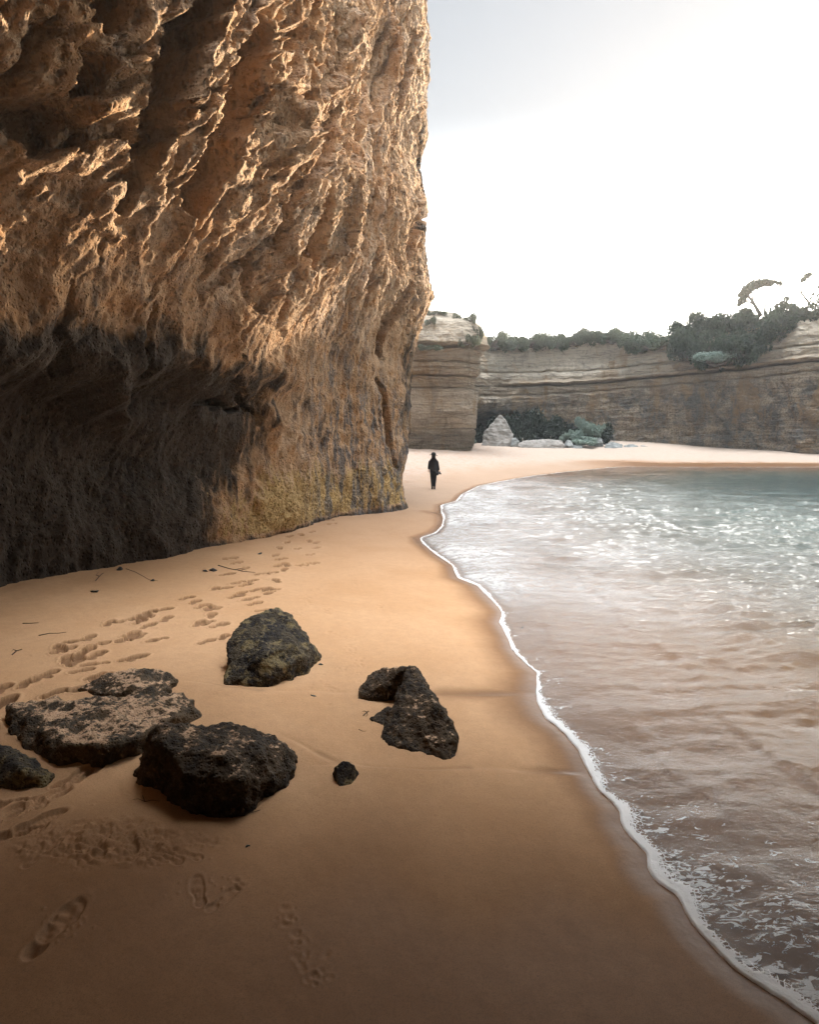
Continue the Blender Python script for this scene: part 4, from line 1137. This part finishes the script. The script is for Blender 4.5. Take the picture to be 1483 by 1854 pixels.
ORD = ['first','second','third','fourth','fifth','sixth','seventh','eighth','ninth','tenth','eleventh','twelfth','thirteenth','fourteenth','fifteenth','sixteenth']
g1 = 'low shrubs in an even row on the cliff rim'
l1 = 'low grey green shrub, %s from the left in the even row on the cliff rim'
for i, (px, yt, wd) in enumerate([(884,598,34),(905,604,30),(925,603,34),(948,601,36),(972,603,34),(996,601,36),(1020,600,36),(1044,597,36),(1066,592,34),(1088,592,34),(1108,593,32),(1128,594,32),(1150,596,34),(1172,600,32),(1196,602,34),(1216,602,30)]):
    rim_bush(px, yt, wd*1.7, 'leaf_grey', l1 % ORD[i], g1, i, 1.9, BUSHW[i % 3], 30)
g2 = 'dark thicket on the cliff rim'
l2 = 'dark dense shrub, %s from the left along the top of the tall rim thicket'
for i, (px, yt, wd, bk) in enumerate([(1248,578,40,1.2),(1262,570,44,2),(1285,566,50,2.4),(1302,562,50,3),(1325,566,46,2.5),(1348,566,46,2.6),(1372,560,50,3),(1395,560,50,3),(1420,562,50,3.3),(1445,556,54,4),(1470,546,60,4),(1500,540,60,4),(1540,530,70,4)]):
    rim_bush(px, yt, wd*1.7, 'leaf_dark', l2 % ORD[i], g2, i, bk, BUSHW[i % 3] if i % 2 else None, 50)
# shrubs that spill down the face
g3 = 'shrubs hanging down the face'
for i, (px, yt, wd, hp, bk, mt, lab) in enumerate([
    (1182,604,62,30,-0.3,'leaf_grey','grey green shrub mat spilling over the rim directly below the sun'),
    (1150,612,30,26,-0.3,'leaf_grey','small grey green clump hanging just left of the sun glow'),
    (1242,590,48,58,-0.6,'leaf_dark','dark shrub hanging at the left end of the thicket'),
    (1268,592,50,52,-0.8,'leaf_dark','dark shrub hanging second from the left end of the thicket'),
    (1296,608,56,56,-1.0,'leaf_dark','broad dark shrub hanging lowest of the left half of the thicket'),
    (1325,600,52,48,-0.8,'leaf_dark','dark shrub hanging mid thicket between the two lowest clumps'),
    (1352,596,44,58,-1.0,'leaf_dark','dark shrub hanging lowest just left of the pale rock cap'),
    (1378,590,50,32,-0.4,'leaf_dark','dark shrub resting against the upper left corner of the pale rock cap'),
    (1290,635,44,22,-1.4,'leaf_silver','pale leaved plant cushion at the bottom of the hanging thicket')]):
    rim_bush(px, yt, wd*1.5, mt, lab, g3, i, bk, BUSHW[i % 3] if wd > 45 else None, hp)
# shaded ivy and silver bushes at the foot
g4 = 'ivy thicket in the hollow of the wall'
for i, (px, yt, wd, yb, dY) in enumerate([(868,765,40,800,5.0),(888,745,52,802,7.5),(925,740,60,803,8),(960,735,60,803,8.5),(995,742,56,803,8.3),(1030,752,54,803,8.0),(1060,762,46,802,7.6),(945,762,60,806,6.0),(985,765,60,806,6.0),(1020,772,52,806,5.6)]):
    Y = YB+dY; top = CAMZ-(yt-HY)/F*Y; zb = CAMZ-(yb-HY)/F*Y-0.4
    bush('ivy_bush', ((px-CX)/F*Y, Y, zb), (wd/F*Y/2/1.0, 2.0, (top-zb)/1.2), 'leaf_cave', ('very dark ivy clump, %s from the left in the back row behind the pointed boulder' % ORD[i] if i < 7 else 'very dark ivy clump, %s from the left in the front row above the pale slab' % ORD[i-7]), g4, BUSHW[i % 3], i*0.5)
for i, (px, yt, wd, yb, lab) in enumerate([(1058,755,46,788,'tallest silver green bush against the wall foot'),(1042,776,34,800,'silver green bush in front of the tallest one, on its left'),(1076,770,38,794,'silver green bush at the right side of the tallest one'),(1024,781,22,800,'small round silver bush just right of the flat pale slab'),(1090,768,18,782,'outermost small silver sprig on the right of the silver bushes'),(1058,790,60,806,'low silver ground plant below the silver bushes'),(857,794,18,804,'tiny silver plant between the buttress and the pointed boulder')]):
    Y = YB+2.5 - (1.2 if i in (3, 5) else 0) - (2.0 if i == 6 else 0) + (0.8 if i == 0 else 0); top = CAMZ-(yt-HY)/F*Y; zb = CAMZ-(yb-HY)/F*Y
    bush('silver_bush', ((px-CX)/F*Y, Y, zb), (wd/F*Y/2/1.35, wd/F*Y/2/1.35, (top-zb)/1.15), 'leaf_silver', lab, 'silver bushes at the wall foot', BUSH[(i+2) % 5], i*0.9)
# cushions of scrub growing on the buttress
for i, (px, yt, wd, yb, Y, lab) in enumerate([(772,575,34,590,58.7,'grey green cushion plant on the upper ledge of the buttress'),(790,562,40,572,60.5,'grey green scrub along the flat top of the buttress'),(775,624,50,634,58.0,'grey green scrub on the middle ledge of the buttress'),(842,568,40,590,59.9,'grey scrub over the rounded right shoulder of the buttress'),(848,606,46,626,58.6,'grey scrub on the right flank of the buttress above its flare'),(862,590,26,612,60.0,'grey scrub at the right tip of the buttress')]):
    top = CAMZ-(yt-HY)/F*Y; zb = CAMZ-(yb-HY)/F*Y
    bush('cushion_plant', ((px-CX)/F*Y, Y, zb), (wd/F*Y/2/1.7/1.1, 0.55, (top-zb)/1.0), 'leaf_grey', lab, 'scrub on the buttress', BUSHW[i % 3], 0)

def tree(name, label, Y, trunk, crown_px, size, n, mat, r0=0.16):
    """trunk: list of pixel chains with start radius; crown_px: (px, py, r_px, dY)"""
    o = at(*trunk[0][0][0], Y); root = bpy.data.objects.new(name, None); COL.objects.link(root)
    root.location = o; root['label'] = label; root['category'] = 'tree'
    rel = lambda px, py, dy=0.0: tuple(np.array(at(px, py, Y+dy))-np.array(o))
    chains = []
    for ch, ra in trunk:
        m = len(ch); chains.append([(*rel(px, py, 0.3*math.sin(k*1.7+px)), 1.5*ra*(1-0.7*k/(m-1))) for k, (px, py) in enumerate(ch)])
    link('trunk', stick_mesh('trunk', chains), M['bark'], parent=root)
    V, Fq = leaf_cloud(len(label), [(*rel(px, py, dy), r/F*Y) for px, py, r, dy in crown_px], n, size)
    link('crown', poly_mesh('crown', V, Fq), M[mat], parent=root)
YT = float((rim(1380)[0]-rim(1380)[1]*3)[1])
tree('windswept_tree', 'windswept tree with a flat slanting crown above the thicket', YT,
     [([(1378,572),(1366,552),(1358,540),(1352,528)], 0.16), ([(1366,552),(1352,545),(1346,538)], 0.08), ([(1370,560),(1362,540),(1375,520),(1390,513)], 0.09), ([(1384,570),(1386,552),(1383,540)], 0.10), ([(1360,543),(1350,535),(1345,525)], 0.06)],
     [(1343,545,7,0),(1347,534,9,.3),(1354,524,10,0),(1364,517,10,.4),(1374,514,9,0),(1385,512,8,.2),(1394,513,7,0),(1402,511,4,0),(1411,514,5,0),(1339,552,4,0)], 0.12, 4500, 'leaf_dark')
tree('small_tree', 'small dark tree right of the windswept tree', YT,
     [([(1440,575),(1430,555),(1424,545)], 0.12), ([(1436,565),(1420,552),(1412,550)], 0.08), ([(1432,558),(1440,548),(1445,552)], 0.06)],
     [(1410,555,7,0),(1418,550,6,0.3),(1425,541,5,0),(1412,562,7,0),(1433,552,3,0),(1440,556,3,0)], 0.13, 1000, 'leaf_dark')
tree('bare_tree', 'thin nearly bare tree with one leaf tuft at the far right of the rim', YT-2,
     [([(1472,560),(1462,545),(1452,532),(1449,520),(1452,510)], 0.10), ([(1452,532),(1444,527),(1437,520),(1436,508)], 0.05), ([(1449,520),(1442,508),(1438,500)], 0.03), ([(1466,550),(1470,535),(1476,530)], 0.06), ([(1462,545),(1466,520),(1460,505)], 0.03)],
     [(1455,506,4.5,0),(1462,500,5,0),(1466,497,4,0),(1452,510,2.5,0),(1473,533,2.5,0),(1469,540,2,0),(1450,498,1,0)], 0.11, 700, 'leaf_dark')
tree('edge_tree', 'dark tree top cut by the right edge of the picture', YT-2,
     [([(1490,560),(1486,530),(1484,505)], 0.12), ([(1487,535),(1476,520),(1470,512)], 0.04)],
     [(1484,535,5,0),(1488,520,7,0),(1482,500,3,0),(1492,505,8,0),(1498,530,12,0)], 0.12, 900, 'leaf_dark')

# thin wooden stakes in front of the ivy
for i, (px, y0, y1) in enumerate([(946,793,801),(997,791,799),(1019,792,803),(1051,792,803),(1112,788,796)]):
    Y = YB+(3.2 if i < 3 else 3.0)
    p = at(px, y1, Y); h = (y1-y0)/F*Y
    lab = ['leftmost thin wooden stake behind the flat pale slab','thin wooden stake behind the middle of the flat pale slab','thin wooden stake at the right end of the flat pale slab','pale thin stake in front of the silver bushes','thin wooden stake right of the silver bushes'][i]
    me = stick_mesh('wooden_stake', [[(0, 0, -0.9, 0.05), (0.01, 0, h*0.5, 0.045), (0.02, 0, h, 0.04), (0.02, 0, h+0.02, 0.001)]], 8)
    o = link('wooden_stake', me, M['wood'], label=lab, cat='stake', group='wooden stakes at the wall foot'); o.location = p

# ------------------------------------------------------------------ twigs, weed and pebbles on the near sand
def ground_stick(name, px_pts, rad, label, cat='twig', branches=()):
    P = [gpt(*p) for p in px_pts]; c = P[0]
    g = np.random.RandomState(len(label))
    rad *= 0.65
    ch = [[(*(p-c+np.array([0, 0, 0.003+rad*0.5])), rad*(1-0.6*k/(len(P)-1))) for k, p in enumerate(P)]]
    for br in branches:
        Q = [gpt(*p) for p in br]; ch.append([(*(p-c+np.array([0, 0, 0.004+rad*0.6])), rad*0.6*(1-0.6*k/(len(Q)-1))) for k, p in enumerate(Q)])
    o = link(name, stick_mesh(name, ch), M['twig'], label=label, cat=cat, group='twigs washed up on the sand'); o.location = c
ground_stick('twig', [(427,1479),(445,1474),(458,1471),(471,1467)], 0.006, 'dark forked twig just in front of the largest boulder', branches=[[(445,1474),(452,1469),(460,1468)]])
ground_stick('twig', [(395,1024),(415,1030),(440,1035),(462,1037)], 0.016, 'long thin stick lying among the footprints below the cliff', branches=[[(425,1032),(436,1030),(446,1033)]])
ground_stick('twig', [(173,1052),(179,1045),(184,1040),(188,1038)], 0.014, 'curled dark weed strand left of the dark stone near the cliff foot', 'seaweed', branches=[[(180,1044),(174,1042),(178,1037)]])
ground_stick('twig', [(228,1030),(245,1036),(258,1043),(270,1050),(286,1052)], 0.008, 'thin bent strand trailing right from the dark stone near the cliff foot', 'seaweed')
ground_stick('twig', [(41,1129),(55,1129),(70,1128)], 0.010, 'short dark stick near the left edge, upper of two')
ground_stick('twig', [(70,1151),(90,1147),(105,1147),(120,1145)], 0.009, 'longer thin stick near the left edge, lower of two')
ground_stick('twig', [(22,1186),(30,1179),(40,1176)], 0.012, 'curled dark weed at the left edge above the flat rock', 'seaweed', branches=[[(30,1179),(24,1177),(21,1180)]])
ground_stick('twig', [(258,1441),(262,1452),(275,1449),(290,1451)], 0.005, 'thin root lying in the scuffed print left of the largest boulder', branches=[[(262,1452),(250,1447),(240,1449)]])
ground_stick('twig', [(650,1321),(656,1324),(663,1324)], 0.004, 'tiny thin straw left of the jagged peaked boulder')
ground_stick('twig', [(658,1296),(664,1290),(668,1288)], 0.008, 'small tuft of weed at the left foot of the jagged peaked boulder', 'seaweed', branches=[[(664,1290),(660,1288),(656,1289)],[(664,1290),(666,1295),(662,1298)]])
for i, (px, py, r, lab) in enumerate([(217,1032,0.07,'dark flat stone on the sand near the cliff foot'),(371,1034,0.05,'left one of two small black stones near the tracks'),(386,1033,0.07,'right one of two small black stones near the tracks'),(171,1072,0.04,'tiny dark stone below the curled weed'),(277,1052,0.045,'small dark stone at the end of the thin strand'),(568,1262,0.030,'small brown pebble between the mossy and the jagged boulder'),(582,1203,0.022,'tiny dark pebble just right of the mossy boulder'),(449,1530,0.011,'tiny black pebble on the bare sand in front'),(945,1137,0.022,'small dark pebble showing in the shallow water'),(584,1263,0.016,'tiniest pebble beside the small brown one'),(470,1003,0.05,'dark shard right of the cliff foot'),(580,920,0.16,'low dark stone at the foot of the cliff'),(535,938,0.13,'weedy dark stone against the cliff foot')]):
    g = np.random.RandomState(i+5); c = gpt(px, py)
    H = [tuple(g.normal(size=3)*np.array([1, 0.8, 0.45])*r*0.8) for _ in range(12)]
    me = hull_union('pebble', [H], max(0.0035, r*0.12), 2, (r*0.10, r*0.05, r*0.02), (4/r*0.1, 10/r*0.1, 2/r), i*3.0)
    o = link('pebble', me, M['pebble'], label=lab, cat='stone', group='small dark stones on the sand'); o.location = (c[0], c[1], c[2]+r*0.12)

# ------------------------------------------------------------------ the walker
def skin_mesh(name, verts, edges, sub=2, root=0):
    me = bpy.data.meshes.new(name); me.from_pydata([v[:3] for v in verts], edges, []); me.update()
    o = bpy.data.objects.new(name, me); COL.objects.link(o)
    md = o.modifiers.new('k', 'SKIN'); md.use_smooth_shade = True
    for i, v in enumerate(verts):
        r = v[3]; me.skin_vertices[0].data[i].radius = (r, v[4] if len(v) > 4 else r)
        me.skin_vertices[0].data[i].use_root = (i == root)
    sd = o.modifiers.new('d', 'SUBSURF'); sd.levels = sub; sd.render_levels = sub
    dg = bpy.context.evaluated_depsgraph_get(); m2 = bpy.data.meshes.new_from_object(o.evaluated_get(dg))
    bpy.data.objects.remove(o); bpy.data.meshes.remove(me); m2.name = name; m2.shade_smooth()
    return m2

def loft(name, rings, K=28):
    """rings: (cx, cy, z, rx, ry) from bottom to top"""
    P = np.zeros((len(rings), K, 3)); a = np.linspace(0, 2*np.pi, K, endpoint=False)
    for i, (cx, cy, z, rx, ry) in enumerate(rings):
        w_ = 1 + 0.035*np.sin(a*5+i*0.9)*(1 if i < 5 else 0.3)
        P[i, :, 0] = cx+rx*np.cos(a)*w_; P[i, :, 1] = cy+ry*np.sin(a)*w_; P[i, :, 2] = z
    return grid_mesh(name, P, wrap=True)

def build_person():
    c = gpt(785, 886)
    root = bpy.data.objects.new('person', None); COL.objects.link(root); root.location = (c[0], c[1], c[2]-0.012)
    s = 67/F*c[1]/1.80; root.scale = (s, s, s)
    root['label'] = 'person in black coat, dark trousers and brimmed hat walking away along the beach'; root['category'] = 'person'
    # body: pelvis, spine, head, arms with five fingers, legs  (faces +Y)
    V = [(0, 0, .92, .13, .10), (0, 0, 1.10, .12, .09), (0, .01, 1.28, .15, .10), (0, .0, 1.42, .12, .08), (0, .0, 1.50, .055, .055), (0, .02, 1.58, .07, .085), (0, .02, 1.66, .075, .095), (0, .015, 1.73, .055, .07)]
    E = [(i, i+1) for i in range(7)]
    def chain(start, pts):
        k = start
        for p in pts:
            V.append(p); E.append((k, len(V)-1)); k = len(V)-1
        return k
    wl = chain(3, [(-.17, 0, 1.40, .06), (-.225, -.01, 1.15, .045), (-.235, .03, .93, .030), (-.240, .035, .87, .034, .020)])
    wr = chain(3, [(.17, 0, 1.40, .06), (.215, -.01, 1.16, .045), (.245, .06, .96, .030), (.255, .075, .90, .034, .020)])
    chain(0, [(-.085, 0, .86, .095), (-.075, .01, .50, .062), (-.065, -.01, .28, .055), (-.062, -.01, .09, .038), (-.062, .07, .035, .034)])
    chain(0, [(.085, 0, .86, .095), (.070, .03, .50, .062), (.055, .02, .28, .055), (.050, .02, .09, .038), (.055, .10, .035, .034)])
    for w0, sx, cx, cy, cz, cu in ((wl, -1, -.240, .035, .87, .012), (wr, 1, .255, .075, .90, .03)):
        for j, (dy, L) in enumerate([(-.024, .055), (-.008, .066), (.008, .070), (.022, .062)]):
            chain(w0, [(cx-sx*.002, cy+dy, cz-.035, .0095), (cx-sx*cu*.5, cy+dy*1.1, cz-.035-L*.55, .0085), (cx-sx*cu*1.4, cy+dy*1.1, cz-.035-L, .007)])
        chain(w0, [(cx-sx*.004, cy+.036, cz-.012, .011), (cx-sx*.012, cy+.046, cz-.045, .009)])
    body = link('body', skin_mesh('body', V, E, 1), M['skin'], parent=root)
    # face on the far side: nose, eyes, ears
    fm = skin_mesh('nose', [(0, .105, 1.655, .012), (0, .122, 1.635, .014), (0, .112, 1.622, .012)], [(0, 1), (1, 2)], 1); link('nose', fm, M['skin'], parent=root)
    for sx in (-1, 1):
        link('ear', skin_mesh('ear', [(sx*.076, .02, 1.66, .012, .02), (sx*.080, .015, 1.63, .010, .016)], [(0, 1)], 1), M['skin'], parent=root)
        link('eye', skin_mesh('eye', [(sx*.030, .100, 1.665, .010), (sx*.030, .106, 1.664, .007)], [(0, 1)], 1), M['hair'], parent=root)
    link('mouth', skin_mesh('mouth', [(-.022, .098, 1.598, .006), (0, .106, 1.600, .008), (.022, .098, 1.598, .006)], [(0, 1), (1, 2)], 1), M['hair'], parent=root)
    # trousers
    T = [(0, 0, .94, .145, .115), (-.085, 0, .86, .105), (-.066, .01, .50, .084), (-.056, -.01, .28, .070), (-.056, -.01, .13, .058), (.085, 0, .86, .105), (.064, .03, .50, .084), (.050, .02, .28, .070), (.048, .02, .13, .058)]
    link('trousers', skin_mesh('trousers', T, [(0, 1), (1, 2), (2, 3), (3, 4), (0, 5), (5, 6), (6, 7), (7, 8)], 2), M['trouser'], parent=root)
    for x, y in ((-.062, -.01), (.050, .02)):
        link('boot', skin_mesh('boot', [(x, y, .20, .052), (x, y-.005, .10, .050), (x, y, .045, .046), (x*1.05, y+.09, .038, .046, .036), (x*1.1, y+.15, .030, .036, .026)], [(0, 1), (1, 2), (2, 3), (3, 4)], 2), M['boot'], parent=root)
    # coat: loft from hem to collar, sleeves skinned; it flares to the right where the hand holds the camera against it
    rings = [(.045, 0, .70, .205, .150), (.042, 0, .76, .212, .150), (.030, 0, .86, .210, .145), (.012, 0, .98, .200, .140), (0, 0, 1.10, .200, .135), (0, 0, 1.24, .212, .135), (0, 0, 1.34, .215, .130), (0, 0, 1.41, .200, .118), (0, 0, 1.47, .155, .105), (0, .0, 1.52, .115, .095), (0, .0, 1.56, .095, .090)]
    coat = link('coat', loft('coat', rings), M['coat'], parent=root)
    for sx, P in ((-1, [(-.13, 0, 1.40, .075), (-.185, 0, 1.36, .072), (-.222, -.01, 1.15, .058), (-.232, .02, .97, .052)]), (1, [(.13, 0, 1.40, .075), (.18, 0, 1.36, .072), (.215, -.01, 1.16, .060), (.245, .05, .98, .062), (.255, .07, .93, .060)])):
        link('sleeve', skin_mesh('sleeve', P, [(i, i+1) for i in range(len(P)-1)], 2), M['coat'], parent=root)
    # long hair over the collar
    link('hair', loft('hair', [(0, -.035, 1.38, .055, .03), (0, -.04, 1.44, .085, .05), (0, -.02, 1.52, .095, .085), (0, .0, 1.60, .098, .105), (0, .005, 1.68, .096, .112), (0, .01, 1.745, .075, .09), (0, .01, 1.765, .02, .02)]), M['hair'], parent=root)
    hat = bpy.data.objects.new('hat', None); COL.objects.link(hat); hat.parent = root; hat.scale = (1.22, 1.15, 1.15); hat.location = (0, .01, 1.68); hat.rotation_euler = (0, R(5), 0)
    n = 40; a = np.linspace(0, 2*np.pi, n, endpoint=False); br = []
    for r, z in [(.085, .008), (.11, .002), (.15, -.004), (.175, .004), (.178, .008), (.15, .002), (.11, .008), (.085, .014)]:
        br.append(np.stack([r*np.cos(a), r*1.05*np.sin(a), z-0.018*np.cos(a)**2*(r/.17)+0.012*np.sin(a)**2*(r/.17)], -1))
    link('brim', grid_mesh('brim', np.array(br), wrap=True), M['felt'], parent=hat)
    link('crown', loft('crown', [(0, 0, .0, .098, .112), (0, 0, .05, .092, .106), (0, 0, .095, .075, .09), (0, 0, .118, .050, .065), (0, 0, .112, .018, .03), (0, 0, .110, .002, .002)]), M['felt'], parent=hat)
    # camera held in the right hand
    cr = bpy.data.objects.new('handheld_camera', None); COL.objects.link(cr)
    cr.location = (c[0]+.285*s, c[1]+.075*s, c[2]+.80*s); cr.scale = (s, s, s); cr.rotation_euler = (0, R(35), R(15))
    cr['label'] = 'black camera with a short lens held low in the right hand of the walker'; cr['category'] = 'camera'
    def rbox(nm, sx, sy, sz, mat, loc):
        bm = bmesh.new(); bmesh.ops.create_cube(bm, size=1.0)
        for v in bm.verts: v.co = Vector((v.co.x*sx, v.co.y*sy, v.co.z*sz))
        bmesh.ops.bevel(bm, geom=bm.edges[:], offset=0.008, segments=2, affect='EDGES')
        me = bpy.data.meshes.new(nm); bm.to_mesh(me); bm.free(); o = link(nm, me, M[mat], parent=cr); o.location = loc
    rbox('camera_body', .060, .135, .095, 'plastic', (0, 0, 0)); rbox('viewfinder', .045, .05, .03, 'plastic', (0, 0, .060))
    P = []
    for r, x in [(.001, .028), (.036, .028), (.038, .05), (.036, .055), (.040, .058), (.041, .095), (.037, .10), (.032, .10), (.028, .09), (.001, .088)]:
        P.append(np.stack([np.full(n, x), r*np.cos(a), r*np.sin(a)], -1))
    link('lens', grid_mesh('lens', np.array(P), wrap=True), M['plastic'], parent=cr)
build_person()

# ------------------------------------------------------------------ the light sea haze that fills the cove
def build_haze():
    bm = bmesh.new(); bmesh.ops.create_cube(bm, size=1.0)
    me = bpy.data.meshes.new('haze'); bm.to_mesh(me); bm.free()
    o = link('haze', me, kind='stuff'); o.scale = (420, 420, 46); o.location = (0, 0, -5 + 23)
    m = bpy.data.materials.new('haze'); m.use_nodes = True; t = m.node_tree; t.nodes.clear()
    out = t.nodes.new('ShaderNodeOutputMaterial'); v = t.nodes.new('ShaderNodeVolumePrincipled')
    v.inputs['Color'].default_value = (0.93, 0.95, 1.0, 1); v.inputs['Density'].default_value = 0.0007; v.inputs['Anisotropy'].default_value = 0.4
    t.links.new(v.outputs[0], out.inputs['Volume'])
    me.materials.append(m)
    o['label'] = 'thin pale sea haze filling the cove'
build_haze()
